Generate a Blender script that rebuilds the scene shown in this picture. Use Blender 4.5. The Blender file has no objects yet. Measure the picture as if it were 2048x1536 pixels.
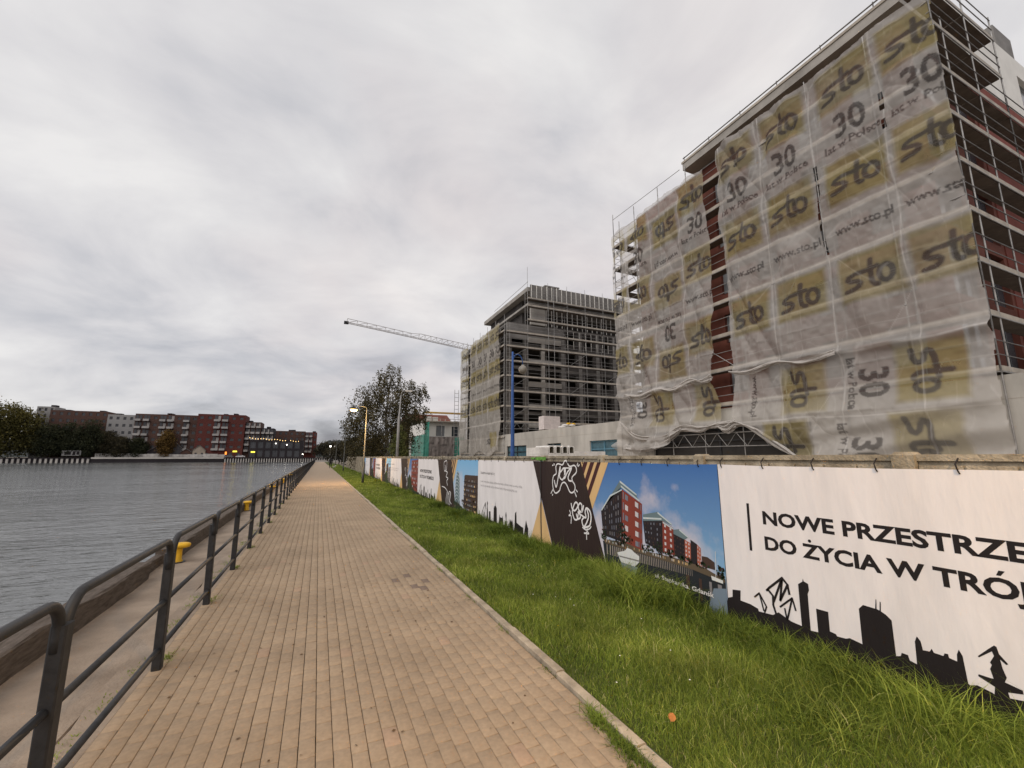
import bpy, bmesh, math, random
import numpy as np
from mathutils import Vector, Matrix
random.seed(11)
RNG = np.random.default_rng(7)
SC = bpy.context.scene
COL = SC.collection

# ------------------------------------------------------------------ camera
EYE = Vector((0.0, 0.0, 1.8))
PITCH, YAW = math.radians(9.746), math.radians(24.112)
FWD = Vector((math.sin(YAW) * math.cos(PITCH), math.cos(YAW) * math.cos(PITCH), math.sin(PITCH)))
RGT = Vector((math.cos(YAW), -math.sin(YAW), 0.0))
UPV = RGT.cross(FWD)
cam_data = bpy.data.cameras.new('camera')
cam = bpy.data.objects.new('camera', cam_data)
COL.objects.link(cam)
cam.matrix_world = Matrix(((RGT.x, UPV.x, -FWD.x, EYE.x), (RGT.y, UPV.y, -FWD.y, EYE.y),
                           (RGT.z, UPV.z, -FWD.z, EYE.z), (0, 0, 0, 1)))
cam_data.sensor_fit = 'HORIZONTAL'
cam_data.sensor_width = 36.0
cam_data.lens = 850.0 / 2048.0 * 36.0
cam_data.clip_start = 0.05
cam_data.clip_end = 6000
SC.camera = cam

# ------------------------------------------------------------------ sky: overcast evening, a little brighter round the hidden sun
SUN_AZ, SUN_EL = math.radians(-112), math.radians(44)      # azimuth from +Y towards +X
world = bpy.data.worlds.new('World')
SC.world = world
world.use_nodes = True
wn, wl = world.node_tree.nodes, world.node_tree.links
wn.clear()
def N(t, **k):
    n = wn.new(t)
    for a, b in k.items():
        setattr(n, a, b)
    return n
def wmath(op, a, b=None, clamp=False):
    n = N('ShaderNodeMath', operation=op, use_clamp=clamp)
    for i, v in enumerate((a, b)):
        if v is None:
            continue
        if isinstance(v, (int, float)):
            n.inputs[i].default_value = v
        else:
            wl.new(v, n.inputs[i])
    return n.outputs[0]
tc = N('ShaderNodeTexCoord')
sep = N('ShaderNodeSeparateXYZ')
wl.new(tc.outputs['Generated'], sep.inputs[0])
zc = wmath('MAXIMUM', sep.outputs[2], 0.0)
den = wmath('ADD', zc, 0.30)
cmb = N('ShaderNodeCombineXYZ')
wl.new(wmath('DIVIDE', sep.outputs[0], den), cmb.inputs[0])
wl.new(wmath('DIVIDE', sep.outputs[1], den), cmb.inputs[1])
cmb.inputs[2].default_value = 3.7
def wnoise(scale, detail, rough, sx=1.0, sy=1.0, rot=0.0, dist=0.0):
    mp = N('ShaderNodeMapping')
    mp.inputs['Scale'].default_value = (sx, sy, 1)
    mp.inputs['Rotation'].default_value = (0, 0, rot)
    wl.new(cmb.outputs[0], mp.inputs[0])
    n = N('ShaderNodeTexNoise')
    n.inputs['Scale'].default_value = scale
    n.inputs['Detail'].default_value = detail
    n.inputs['Roughness'].default_value = rough
    n.inputs['Distortion'].default_value = dist
    wl.new(mp.outputs[0], n.inputs['Vector'])
    return n.outputs[0]
n1 = wnoise(0.8, 5, 0.5, 1.0, 1.2, 0.5, 0.5)
n2 = wnoise(2.1, 7, 0.56, 0.9, 1.1, 0.3, 0.4)
mixn = wmath('ADD', wmath('ADD', wmath('MULTIPLY', n1, 1.15), wmath('MULTIPLY', n2, 1.0)), -0.60)
sdir = Vector((math.sin(SUN_AZ) * math.cos(SUN_EL), math.cos(SUN_AZ) * math.cos(SUN_EL), math.sin(SUN_EL)))
dot = N('ShaderNodeVectorMath', operation='DOT_PRODUCT')
wl.new(tc.outputs['Generated'], dot.inputs[0])
dot.inputs[1].default_value = sdir
glow = wmath('MULTIPLY', wmath('ADD', dot.outputs['Value'], 2.15), 0.08)       # soft light round the hidden sun
elev = wmath('MULTIPLY', wmath('MINIMUM', zc, 0.40), 0.42)                       # the cloud deck thickens towards the horizon
tot = wmath('ADD', wmath('ADD', mixn, glow), elev)
ramp = N('ShaderNodeValToRGB')
wl.new(tot, ramp.inputs[0])
er = ramp.color_ramp.elements
er[0].position, er[0].color = 0.30, (0.20, 0.20, 0.222, 1)
er[1].position, er[1].color = 1.00, (0.69, 0.675, 0.665, 1)
for p, c in ((0.45, (0.315, 0.318, 0.34, 1)), (0.59, (0.435, 0.437, 0.463, 1)), (0.76, (0.565, 0.553, 0.562, 1))):
    e = er.new(p)
    e.color = c
sky = N('ShaderNodeTexSky', sky_type='NISHITA', sun_disc=False)
sky.sun_elevation = SUN_EL
sky.sun_rotation = SUN_AZ
skys = N('ShaderNodeMix', data_type='RGBA', blend_type='MULTIPLY')
skys.inputs['Factor'].default_value = 1.0
wl.new(sky.outputs[0], skys.inputs['A'])
skys.inputs['B'].default_value = (0.08, 0.08, 0.08, 1)
mx = N('ShaderNodeMix', data_type='RGBA')
mx.inputs['Factor'].default_value = 0.93
wl.new(skys.outputs['Result'], mx.inputs['A'])
n3 = wnoise(0.8, 4, 0.5, 1.0, 1.2, 1.1, 0.3)
wf = N('ShaderNodeMapRange')
wf.inputs['From Min'].default_value, wf.inputs['From Max'].default_value = 0.45, 0.70
wf.inputs['To Max'].default_value = 0.75
wl.new(n3, wf.inputs[0])
warm = N('ShaderNodeMix', data_type='RGBA', blend_type='MULTIPLY')          # last pinkish light on some of the cloud
wl.new(wf.outputs[0], warm.inputs['Factor'])
wl.new(ramp.outputs[0], warm.inputs['A'])
warm.inputs['B'].default_value = (1.06, 0.965, 0.935, 1)
wl.new(warm.outputs['Result'], mx.inputs['B'])
bg = N('ShaderNodeBackground')
wl.new(mx.outputs['Result'], bg.inputs[0])
bg.inputs[1].default_value = 1.0
wo = N('ShaderNodeOutputWorld')
wl.new(bg.outputs[0], wo.inputs[0])

sun_data = bpy.data.lights.new('sun', 'SUN')
sun_data.energy = 1.4
sun_data.angle = math.radians(60)
sun_data.color = (1.0, 0.95, 0.90)
sun = bpy.data.objects.new('sun', sun_data)
COL.objects.link(sun)
sun.rotation_euler = (-sdir).to_track_quat('-Z', 'Y').to_euler()
sun.location = (0, 0, 60)

vs = SC.view_settings
vs.view_transform = 'Standard'
vs.look = 'None'
vs.exposure = 0.36
vs.gamma = 1.0
vs.use_curve_mapping = False
SC.cycles.max_bounces = 8
SC.cycles.transparent_max_bounces = 24
SC.cycles.use_denoising = True

# ------------------------------------------------------------------ helpers
class MB:
    """collects faces and links them as one mesh object"""
    def __init__(s):
        s.v, s.f, s.m = [], [], []
    def poly(s, pts, m=0):
        b = len(s.v)
        s.v.extend([tuple(p) for p in pts])
        s.f.append(tuple(range(b, b + len(pts))))
        s.m.append(m)
        return s
    def box(s, x0, x1, y0, y1, z0, z1, m=0):
        b = len(s.v)
        s.v.extend([(x0, y0, z0), (x1, y0, z0), (x1, y1, z0), (x0, y1, z0), (x0, y0, z1), (x1, y0, z1), (x1, y1, z1), (x0, y1, z1)])
        for q in ((0, 3, 2, 1), (4, 5, 6, 7), (0, 1, 5, 4), (1, 2, 6, 5), (2, 3, 7, 6), (3, 0, 4, 7)):
            s.f.append(tuple(b + i for i in q))
            s.m.append(m)
        return s
    def tube(s, pts, r, n=8, m=0, cap=True):
        """tube along a polyline; r a number or a list of radii"""
        pts = [Vector(p) for p in pts]
        rs = r if isinstance(r, (list, tuple)) else [r] * len(pts)
        b = len(s.v)
        prev = None
        for i, p in enumerate(pts):
            d = (pts[min(i + 1, len(pts) - 1)] - pts[max(i - 1, 0)]).normalized()
            if prev is None:
                a = Vector((0, 0, 1)) if abs(d.z) < 0.9 else Vector((1, 0, 0))
                u = d.cross(a).normalized()
            else:
                u = (prev - d * prev.dot(d)).normalized()
            prev = u
            w = d.cross(u)
            for k in range(n):
                t = 2 * math.pi * k / n
                s.v.append(tuple(p + (u * math.cos(t) + w * math.sin(t)) * rs[i]))
        for i in range(len(pts) - 1):
            for k in range(n):
                s.f.append((b + i * n + k, b + i * n + (k + 1) % n, b + (i + 1) * n + (k + 1) % n, b + (i + 1) * n + k))
                s.m.append(m)
        if cap:
            s.f.append(tuple(b + k for k in range(n))[::-1])
            s.f.append(tuple(b + (len(pts) - 1) * n + k for k in range(n)))
            s.m += [m, m]
        return s
    def lathe(s, prof, n=16, c=(0, 0, 0), m=0, sx=1, sy=1):
        b = len(s.v)
        for r, z in prof:
            for k in range(n):
                t = 2 * math.pi * k / n
                s.v.append((c[0] + r * sx * math.cos(t), c[1] + r * sy * math.sin(t), c[2] + z))
        for i in range(len(prof) - 1):
            for k in range(n):
                s.f.append((b + i * n + k, b + i * n + (k + 1) % n, b + (i + 1) * n + (k + 1) % n, b + (i + 1) * n + k))
                s.m.append(m)
        s.f.append(tuple(b + k for k in range(n))[::-1])
        s.f.append(tuple(b + (len(prof) - 1) * n + k for k in range(n)))
        s.m += [m, m]
        return s
    def mesh(s, name, mats, smooth=False):
        me = bpy.data.meshes.new(name)
        me.from_pydata(s.v, [], s.f)
        for mt in (mats if isinstance(mats, (list, tuple)) else [mats]):
            me.materials.append(mt)
        if any(s.m):
            me.polygons.foreach_set('material_index', s.m)
        if smooth:
            me.polygons.foreach_set('use_smooth', [True] * len(s.f))
        me.update()
        return me
    def build(s, name, mats, parent=None, smooth=False, loc=None):
        return link(name, s.mesh(name, mats, smooth), parent, loc)

def link(name, me, parent=None, loc=None, rot=None, scale=None, mw=None):
    o = bpy.data.objects.new(name, me)
    COL.objects.link(o)
    if parent:
        o.parent = parent
    if loc is not None:
        o.location = loc
    if rot is not None:
        o.rotation_euler = rot
    if scale is not None:
        o.scale = scale
    if mw is not None:
        o.matrix_basis = mw
    return o

def tag(o, label, cat, group=None):
    o['label'] = label
    o['category'] = cat
    if 'kind' not in o:
        o['kind'] = 'thing'
    if group:
        o['group'] = group
    return o

def thing(name, label, cat, loc=(0, 0, 0), group=None, rz=0.0):
    o = bpy.data.objects.new(name, None)
    COL.objects.link(o)
    o.location = loc
    o.rotation_euler = (0, 0, rz)
    o.empty_display_size = 0.2
    return tag(o, label, cat, group)

def struct(o):
    o['kind'] = 'structure'
    return o

def copy_tree(o, parent=None):
    c = o.copy()
    COL.objects.link(c)
    c.parent = parent
    for ch in list(o.children):
        copy_tree(ch, c)
    return c

def np_mesh(name, verts, quads, mats, smooth=False, attrs=None):
    """fast mesh from numpy arrays; quads (n,3) or (n,4)"""
    me = bpy.data.meshes.new(name)
    k = quads.shape[1]
    me.vertices.add(len(verts))
    me.vertices.foreach_set('co', np.ascontiguousarray(verts, dtype=np.float32).ravel())
    me.loops.add(quads.size)
    me.loops.foreach_set('vertex_index', np.ascontiguousarray(quads, dtype=np.int32).ravel())
    me.polygons.add(len(quads))
    me.polygons.foreach_set('loop_start', np.arange(0, quads.size, k, dtype=np.int32))
    me.polygons.foreach_set('loop_total', np.full(len(quads), k, dtype=np.int32))
    if smooth:
        me.polygons.foreach_set('use_smooth', np.ones(len(quads), dtype=bool))
    for mt in (mats if isinstance(mats, (list, tuple)) else [mats]):
        me.materials.append(mt)
    for an, av in (attrs or {}).items():
        a = me.attributes.new(an, 'FLOAT', 'POINT')
        a.data.foreach_set('value', np.ascontiguousarray(av, dtype=np.float32))
    me.update(calc_edges=True)
    return me

_unit = {}
def unit_tube(mat, n=8):
    k = ('t', mat.name, n)
    if k not in _unit:
        _unit[k] = MB().tube([(0, 0, 0), (0, 0, 1)], 1.0, n).mesh('tube', mat, True)
        for p in _unit[k].polygons:
            if len(p.vertices) > 4:
                p.use_smooth = False
    return _unit[k]
def unit_box(mat):
    k = ('b', mat.name)
    if k not in _unit:
        _unit[k] = MB().box(0, 1, 0, 1, 0, 1).mesh('box', mat)
    return _unit[k]
def pole(name, p, q, r, mat, parent=None, n=8):
    """round bar between two points, shared mesh"""
    p, q = Vector(p), Vector(q)
    d = q - p
    rot = d.to_track_quat('Z', 'Y').to_matrix().to_4x4()
    return link(name, unit_tube(mat, n), parent, mw=Matrix.Translation(p) @ rot @ Matrix.Diagonal((r, r, d.length, 1)))
def block(name, x0, x1, y0, y1, z0, z1, mat, parent=None):
    return link(name, unit_box(mat), parent, mw=Matrix.Translation((x0, y0, z0)) @ Matrix.Diagonal((x1 - x0, y1 - y0, z1 - z0, 1)))

# ------------------------------------------------------------------ materials
def newmat(name):
    m = bpy.data.materials.new(name)
    m.use_nodes = True
    nt = m.node_tree
    b = nt.nodes['Principled BSDF']
    return m, nt.nodes, nt.links, b
def M(name, col, rough=0.85, var=0.18, vs=2.0, bump=0.0, bs=40.0, metal=0.0, spec=0.3, stretch=(1, 1, 1), col2=None, bdist=0.02):
    """plain material: base colour with wear noise in world space, fine relief"""
    m, nd, lk, b = newmat(name)
    b.inputs['Roughness'].default_value = rough
    b.inputs['Metallic'].default_value = metal
    b.inputs['Specular IOR Level'].default_value = spec
    geo = nd.new('ShaderNodeNewGeometry')
    mp = nd.new('ShaderNodeMapping')
    mp.inputs['Scale'].default_value = stretch
    lk.new(geo.outputs['Position'], mp.inputs[0])
    no = nd.new('ShaderNodeTexNoise')
    no.inputs['Scale'].default_value = vs
    no.inputs['Detail'].default_value = 6
    no.inputs['Roughness'].default_value = 0.62
    lk.new(mp.outputs[0], no.inputs['Vector'])
    rp = nd.new('ShaderNodeValToRGB')
    lk.new(no.outputs[0], rp.inputs[0])
    c2 = col2 or tuple(min(1, c * (1 + var)) for c in col)
    rp.color_ramp.elements[0].position = 0.32
    rp.color_ramp.elements[1].position = 0.68
    rp.color_ramp.elements[0].color = (*[c * (1 - var) for c in col], 1)
    rp.color_ramp.elements[1].color = (*c2, 1)
    lk.new(rp.outputs[0], b.inputs['Base Color'])
    if bump:
        n2_ = nd.new('ShaderNodeTexNoise')
        n2_.inputs['Scale'].default_value = bs
        n2_.inputs['Detail'].default_value = 5
        lk.new(mp.outputs[0], n2_.inputs['Vector'])
        bp = nd.new('ShaderNodeBump')
        bp.inputs['Strength'].default_value = bump
        bp.inputs['Distance'].default_value = bdist
        lk.new(n2_.outputs[0], bp.inputs['Height'])
        lk.new(bp.outputs[0], b.inputs['Normal'])
    return m
def emit_mat(name, col, strength):
    m, nd, lk, b = newmat(name)
    b.inputs['Base Color'].default_value = (*col, 1)
    b.inputs['Emission Color'].default_value = (*col, 1)
    b.inputs['Emission Strength'].default_value = strength
    return m
def flat(name, col, rough=0.6):
    return M(name, col, rough, 0.06, 5.0)
def attr_mat(name, stops, rough=0.9, bump=0.0, bs=60, trans=0.0, noise=0.12, ns=25.0, stain=0.0):
    """colour picked by the piece's own 'rnd' value"""
    m, nd, lk, b = newmat(name)
    b.inputs['Roughness'].default_value = rough
    b.inputs['Specular IOR Level'].default_value = 0.25
    at = nd.new('ShaderNodeAttribute')
    at.attribute_name = 'rnd'
    rp = nd.new('ShaderNodeValToRGB')
    lk.new(at.outputs['Fac'], rp.inputs[0])
    e = rp.color_ramp.elements
    e[0].position, e[0].color = stops[0][0], (*stops[0][1], 1)
    e[1].position, e[1].color = stops[-1][0], (*stops[-1][1], 1)
    for p, c in stops[1:-1]:
        x = e.new(p)
        x.color = (*c, 1)
    geo = nd.new('ShaderNodeNewGeometry')
    no = nd.new('ShaderNodeTexNoise')
    no.inputs['Scale'].default_value = ns
    no.inputs['Detail'].default_value = 5
    lk.new(geo.outputs['Position'], no.inputs['Vector'])
    mr = nd.new('ShaderNodeMapRange')
    mr.inputs['From Min'].default_value, mr.inputs['From Max'].default_value = 0.3, 0.7
    mr.inputs['To Min'].default_value, mr.inputs['To Max'].default_value = 1 - noise, 1 + noise
    lk.new(no.outputs[0], mr.inputs[0])
    mu = nd.new('ShaderNodeMix')
    mu.data_type, mu.blend_type = 'RGBA', 'MULTIPLY'
    mu.inputs['Factor'].default_value = 1
    lk.new(rp.outputs[0], mu.inputs['A'])
    lk.new(mr.outputs[0], mu.inputs['B'])
    if stain:
        n3_ = nd.new('ShaderNodeTexNoise')
        n3_.inputs['Scale'].default_value = 0.9
        n3_.inputs['Detail'].default_value = 7
        n3_.inputs['Roughness'].default_value = 0.65
        lk.new(geo.outputs['Position'], n3_.inputs['Vector'])
        m3 = nd.new('ShaderNodeMapRange')
        m3.inputs['From Min'].default_value, m3.inputs['From Max'].default_value = 0.32, 0.62
        m3.inputs['To Min'].default_value, m3.inputs['To Max'].default_value = 1 - stain, 1.03
        lk.new(n3_.outputs[0], m3.inputs[0])
        mu2 = nd.new('ShaderNodeMix')
        mu2.data_type, mu2.blend_type = 'RGBA', 'MULTIPLY'
        mu2.inputs['Factor'].default_value = 1
        lk.new(mu.outputs['Result'], mu2.inputs['A'])
        lk.new(m3.outputs[0], mu2.inputs['B'])
        mu = mu2
    lk.new(mu.outputs['Result'], b.inputs['Base Color'])
    if bump:
        n2_ = nd.new('ShaderNodeTexNoise')
        n2_.inputs['Scale'].default_value = bs
        n2_.inputs['Detail'].default_value = 4
        lk.new(geo.outputs['Position'], n2_.inputs['Vector'])
        bp = nd.new('ShaderNodeBump')
        bp.inputs['Strength'].default_value = bump
        bp.inputs['Distance'].default_value = 0.004
        lk.new(n2_.outputs[0], bp.inputs['Height'])
        lk.new(bp.outputs[0], b.inputs['Normal'])
    if trans:
        tr = nd.new('ShaderNodeBsdfTranslucent')
        lk.new(mu.outputs['Result'], tr.inputs[0])
        ms = nd.new('ShaderNodeMixShader')
        ms.inputs[0].default_value = trans
        lk.new(b.outputs[0], ms.inputs[1])
        lk.new(tr.outputs[0], ms.inputs[2])
        lk.new(ms.outputs[0], nd['Material Output'].inputs[0])
    return m

mt_concrete = M('concrete', (0.33, 0.30, 0.26), 0.9, 0.22, 1.2, 0.35, 25)
mt_conc_lt = M('light concrete', (0.40, 0.38, 0.35), 0.9, 0.2, 0.5, 0.3, 20, stretch=(1, 1, 0.35))
mt_conc_dk = M('raw dark concrete', (0.17, 0.16, 0.15), 0.9, 0.3, 0.6, 0.2, 20)
mt_fence = M('mossy fence concrete', (0.27, 0.225, 0.16), 0.95, 0.45, 5.0, 0.6, 60, col2=(0.40, 0.35, 0.27))
mt_steel = M('galvanised steel', (0.31, 0.30, 0.29), 0.5, 0.25, 3.0, metal=0.6)
mt_steel_dk = M('weathered steel', (0.16, 0.15, 0.145), 0.6, 0.3, 3.0, metal=0.4)
mt_deck = M('scaffold deck boards', (0.13, 0.105, 0.085), 0.85, 0.25, 1.5, 0.2, 30)
mt_toe = M('pale toe boards', (0.36, 0.32, 0.27), 0.85, 0.25, 1.5, 0.2, 30)
mt_rail = M('dark railing paint', (0.020, 0.021, 0.024), 0.55, 0.35, 14.0, 0.08, 90, spec=0.35)
mt_yellow = M('yellow bollard paint', (0.62, 0.36, 0.02), 0.5, 0.15, 9.0, 0.1, 60)
mt_wood = M('weathered timber', (0.078, 0.060, 0.047), 0.9, 0.35, 6.0, 0.4, 45, stretch=(6, 0.9, 6), col2=(0.125, 0.102, 0.085))
mt_glass = M('dark window glass', (0.055, 0.065, 0.075), 0.12, 0.3, 0.6, spec=0.6)
mt_winlt = M('pale window glass', (0.22, 0.23, 0.24), 0.2, 0.2, 0.6, spec=0.5)
mt_white = M('white render', (0.66, 0.64, 0.60), 0.85, 0.08, 0.8)
mt_brick = M('red brown brick', (0.145, 0.050, 0.036), 0.9, 0.25, 0.8, 0.2, 30)
mt_black = flat('black paint', (0.012, 0.012, 0.013), 0.5)
# ================================================================== the ground, the water, the path
WATER_Z = -1.0
mt_soil = M('site soil', (0.16, 0.13, 0.10), 0.95, 0.3, 0.7, 0.4, 12)
mt_lawn = M('lawn soil', (0.06, 0.072, 0.016), 0.95, 0.4, 3.0, 0.3, 30)
g = MB()
g.poly([(4.2, -60, -0.02), (900, -60, -0.02), (900, 176, -0.02), (4.2, 176, -0.02)])
g.poly([(60, 176, -0.02), (900, 176, -0.02), (900, 283, -0.02), (60, 283, -0.02)])
g.poly([(-1500, 283.6, 1.4), (1500, 283.6, 1.4), (4000, 4000, 1.4), (-4000, 4000, 1.4)])
struct(g.build('ground', mt_soil))
struct(MB().poly([(2.004, -8, 0.015), (4.25, -8, 0.015), (4.25, 176, 0.015), (2.004, 176, 0.015)]).build('lawn', mt_lawn))

# water
m, nd, lk, b = newmat('river water')
b.inputs['Base Color'].default_value = (0.085, 0.09, 0.09, 1)
b.inputs['Roughness'].default_value = 0.12
b.inputs['IOR'].default_value = 1.33
geo = nd.new('ShaderNodeNewGeometry')
hsum = None
for sc_, st_, rot_, amp in ((0.55, (1.0, 2.4, 1), 0.35, 1.0), (1.7, (1.0, 2.2, 1), 0.15, 0.5), (5.0, (1, 2.0, 1), 0.5, 0.16), (0.12, (1, 1.6, 1), 0.1, 1.2)):
    mp = nd.new('ShaderNodeMapping')
    mp.inputs['Scale'].default_value = st_
    mp.inputs['Rotation'].default_value = (0, 0, rot_)
    lk.new(geo.outputs['Position'], mp.inputs[0])
    no = nd.new('ShaderNodeTexNoise')
    no.inputs['Scale'].default_value = sc_
    no.inputs['Detail'].default_value = 3
    no.inputs['Distortion'].default_value = 0.6
    lk.new(mp.outputs[0], no.inputs['Vector'])
    mm = nd.new('ShaderNodeMath')
    mm.operation = 'MULTIPLY'
    lk.new(no.outputs[0], mm.inputs[0])
    mm.inputs[1].default_value = amp
    if hsum is None:
        hsum = mm.outputs[0]
    else:
        ad = nd.new('ShaderNodeMath')
        lk.new(hsum, ad.inputs[0])
        lk.new(mm.outputs[0], ad.inputs[1])
        hsum = ad.outputs[0]
pn = nd.new('ShaderNodeTexNoise')                      # calm and ruffled patches
pn.inputs['Scale'].default_value = 0.035
pn.inputs['Detail'].default_value = 3
lk.new(geo.outputs['Position'], pn.inputs['Vector'])
pr2 = nd.new('ShaderNodeMapRange')
pr2.inputs['From Min'].default_value, pr2.inputs['From Max'].default_value = 0.38, 0.62
pr2.inputs['To Min'].default_value, pr2.inputs['To Max'].default_value = 0.45, 1.25
lk.new(pn.outputs[0], pr2.inputs[0])
pm_ = nd.new('ShaderNodeMath')
pm_.operation = 'MULTIPLY'
lk.new(hsum, pm_.inputs[0])
lk.new(pr2.outputs[0], pm_.inputs[1])
hsum = pm_.outputs[0]
bp = nd.new('ShaderNodeBump')
bp.inputs['Strength'].default_value = 1.0
bp.inputs['Distance'].default_value = 0.11
lk.new(hsum, bp.inputs['Height'])
lk.new(bp.outputs[0], b.inputs['Normal'])
mt_water = m
struct(MB().poly([(-1500, -80, WATER_Z), (-2.5, -80, WATER_Z), (-2.5, 176, WATER_Z), (62, 176, WATER_Z), (62, 286, WATER_Z), (-1500, 286, WATER_Z)]).build('water', mt_water))

# path: sand bed under the near pavers, the far run as one sheet
mt_bed = M('joint sand', (0.125, 0.092, 0.062), 0.95, 0.35, 9.0)
m, nd, lk, b = newmat('far paving')
geo = nd.new('ShaderNodeNewGeometry')
br = nd.new('ShaderNodeTexBrick')
br.inputs['Scale'].default_value = 1.0
br.inputs['Brick Width'].default_value = 0.2
br.inputs['Row Height'].default_value = 0.1
br.inputs['Mortar Size'].default_value = 0.004
br.inputs['Color1'].default_value = (0.33, 0.246, 0.168, 1)
br.inputs['Color2'].default_value = (0.305, 0.228, 0.157, 1)
br.inputs['Mortar'].default_value = (0.13, 0.10, 0.075, 1)
mp = nd.new('ShaderNodeMapping')
mp.inputs['Rotation'].default_value = (0, 0, math.pi / 2)
lk.new(geo.outputs['Position'], mp.inputs[0])
lk.new(mp.outputs[0], br.inputs['Vector'])
lk.new(br.outputs['Color'], b.inputs['Base Color'])
b.inputs['Roughness'].default_value = 0.9
mt_farpave = m
PX0, PX1, PY1 = -1.20, 1.916, 30.0
pm = MB()
pm.poly([(PX0 - 0.02, -8, -0.022), (PX1 + 0.01, -8, -0.022), (PX1 + 0.01, PY1 + 0.1, -0.022), (PX0 - 0.02, PY1 + 0.1, -0.022)], 0)
pm.poly([(PX0, PY1, 0), (PX1, PY1, 0), (PX1, 174, 0), (PX0, 174, 0)], 1)
pm.box(PX0 - 0.02, PX1, 173.9, 176, -3, -0.004, 0)
path = struct(pm.build('path', [mt_bed, mt_farpave]))

mt_paver = attr_mat('concrete pavers', [(0.0, (0.17, 0.125, 0.10)), (0.06, (0.22, 0.165, 0.125)), (0.10, (0.305, 0.230, 0.158)), (0.5, (0.317, 0.239, 0.164)), (0.9, (0.329, 0.248, 0.170)), (1.0, (0.345, 0.238, 0.166))],
                    0.92, 0.6, 160, noise=0.10, ns=30.0, stain=0.22)
def in_view(p, pad=0.0):
    d = Vector(p) - EYE
    z = d.dot(FWD)
    if z < 0.1:
        return False
    return abs(d.dot(RGT)) / z < 1.2047 + pad and abs(d.dot(UPV)) / z < 0.9035 + pad
DARK = [(1.19, 6.82), (1.32, 6.49), (1.56, 6.65), (1.43, 6.23), (1.38, 7.03)]
pav = []
ncol = 31
cw = (PX1 - PX0) / ncol
for c in range(ncol):
    x0 = PX0 + c * cw
    xc = x0 + cw / 2
    off = (0.1 if c % 2 else 0.0) + random.uniform(-0.025, 0.025)
    gap = random.uniform(.0035, .0065) if xc < 0.75 else random.uniform(.002, .0036)
    y = 1.0 + off
    drift = random.uniform(-0.001, 0.001)
    while y < PY1:
        if y > 1.4 and in_view((xc, y + 0.1, 0), 0.15):
            rv = 0.10 + 0.80 * random.random()
            if random.random() < 0.015:
                rv = 0.97
            if any(abs(xc - a) < 0.055 and abs(y + 0.1 - b_) < 0.1 for a, b_ in DARK):
                rv = 0.02
            pav.append((x0 + gap / 2, x0 + cw - gap / 2, y + (gy := random.choice((.0012, .0012, .002, .004))), y + 0.2 - gy, random.uniform(-0.0022, 0.0012), rv))
        y += 0.2
pav.sort(key=lambda q: (q[0] - 0.3) ** 2 + (q[2] + 0.1) ** 2)
# 300 nearest as single pieces (shared meshes), the rest one mesh
def paver_geo(w, l, bev=0.0035):
    w2, l2, b_ = w / 2, l / 2, bev
    v = [(-w2, -l2, -0.05), (w2, -l2, -0.05), (w2, l2, -0.05), (-w2, l2, -0.05),
         (-w2, -l2, -b_ * .7), (w2, -l2, -b_ * .7), (w2, l2, -b_ * .7), (-w2, l2, -b_ * .7),
         (-w2 + b_, -l2 + b_, 0), (w2 - b_, -l2 + b_, 0), (w2 - b_, l2 - b_, 0), (-w2 + b_, l2 - b_, 0)]
    f = [(8, 9, 10, 11)]
    for a in (0, 4):
        for k in range(4):
            f.append((a + k, a + (k + 1) % 4, a + 4 + (k + 1) % 4, a + 4 + k))
    return np.array(v), np.array(f)
pv_meshes = {}
for i, (x0, x1, y0, y1, dz, rv) in enumerate(pav[:300]):
    key = (round((x1 - x0) * 1000), int(rv * 12))
    if key not in pv_meshes:
        v, f = paver_geo(x1 - x0, y1 - y0)
        pv_meshes[key] = np_mesh('paver', v, f, mt_paver, attrs={'rnd': np.full(len(v), rv)})
    link('paver', pv_meshes[key], path, ((x0 + x1) / 2, (y0 + y1) / 2, dz), (random.gauss(0, .004), random.gauss(0, .004), random.gauss(0, .004)))
V, Fq, A = [], [], []
nb = 0
for (x0, x1, y0, y1, dz, rv) in pav[300:]:
    v, f = paver_geo(x1 - x0, y1 - y0)
    v = v + np.array([(x0 + x1) / 2, (y0 + y1) / 2, dz])
    v[8:, 2] += RNG.normal(0, 0.0012, 4)
    V.append(v)
    Fq.append(f + nb)
    A.append(np.full(len(v), rv))
    nb += len(v)
o = link('paver_field', np_mesh('paver_field', np.concatenate(V), np.concatenate(Fq), mt_paver, attrs={'rnd': np.concatenate(A)}), path)
o['kind'] = 'stuff'

# kerb of one-metre edging stones
mt_kerb = M('kerb concrete', (0.33, 0.275, 0.205), 0.92, 0.35, 5.0, 0.5, 60)
kerb = struct(MB().box(1.928, 1.995, -6, 174, -0.2, -0.012).build('kerb', mt_bed))
kv = []
for k in range(3):
    mb = MB()
    w, h, bv = 0.078, 0.030 + 0.004 * k, 0.010
    pr_ = [(-w / 2, -0.1), (-w / 2, h - bv), (-w / 2 + bv, h), (w / 2 - bv, h), (w / 2, h - bv), (w / 2, -0.1)]
    n = len(pr_)
    for y in (-0.496, 0.496):
        mb.v += [(x, y, z) for x, z in pr_]
    mb.f += [(i, i + 1, n + i + 1, n + i) for i in range(n - 1)] + [tuple(range(n))[::-1], tuple(range(n, 2 * n))]
    mb.m = [0] * len(mb.f)
    kv.append(mb.mesh('kerb_stone', mt_kerb))
for i in range(110):
    link('kerb_stone', random.choice(kv), kerb, (1.963 + random.gauss(0, .004), 0.9 + i * 1.0, random.gauss(0, .004)), (0, random.gauss(0, .015), random.gauss(0, .004)))

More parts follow.
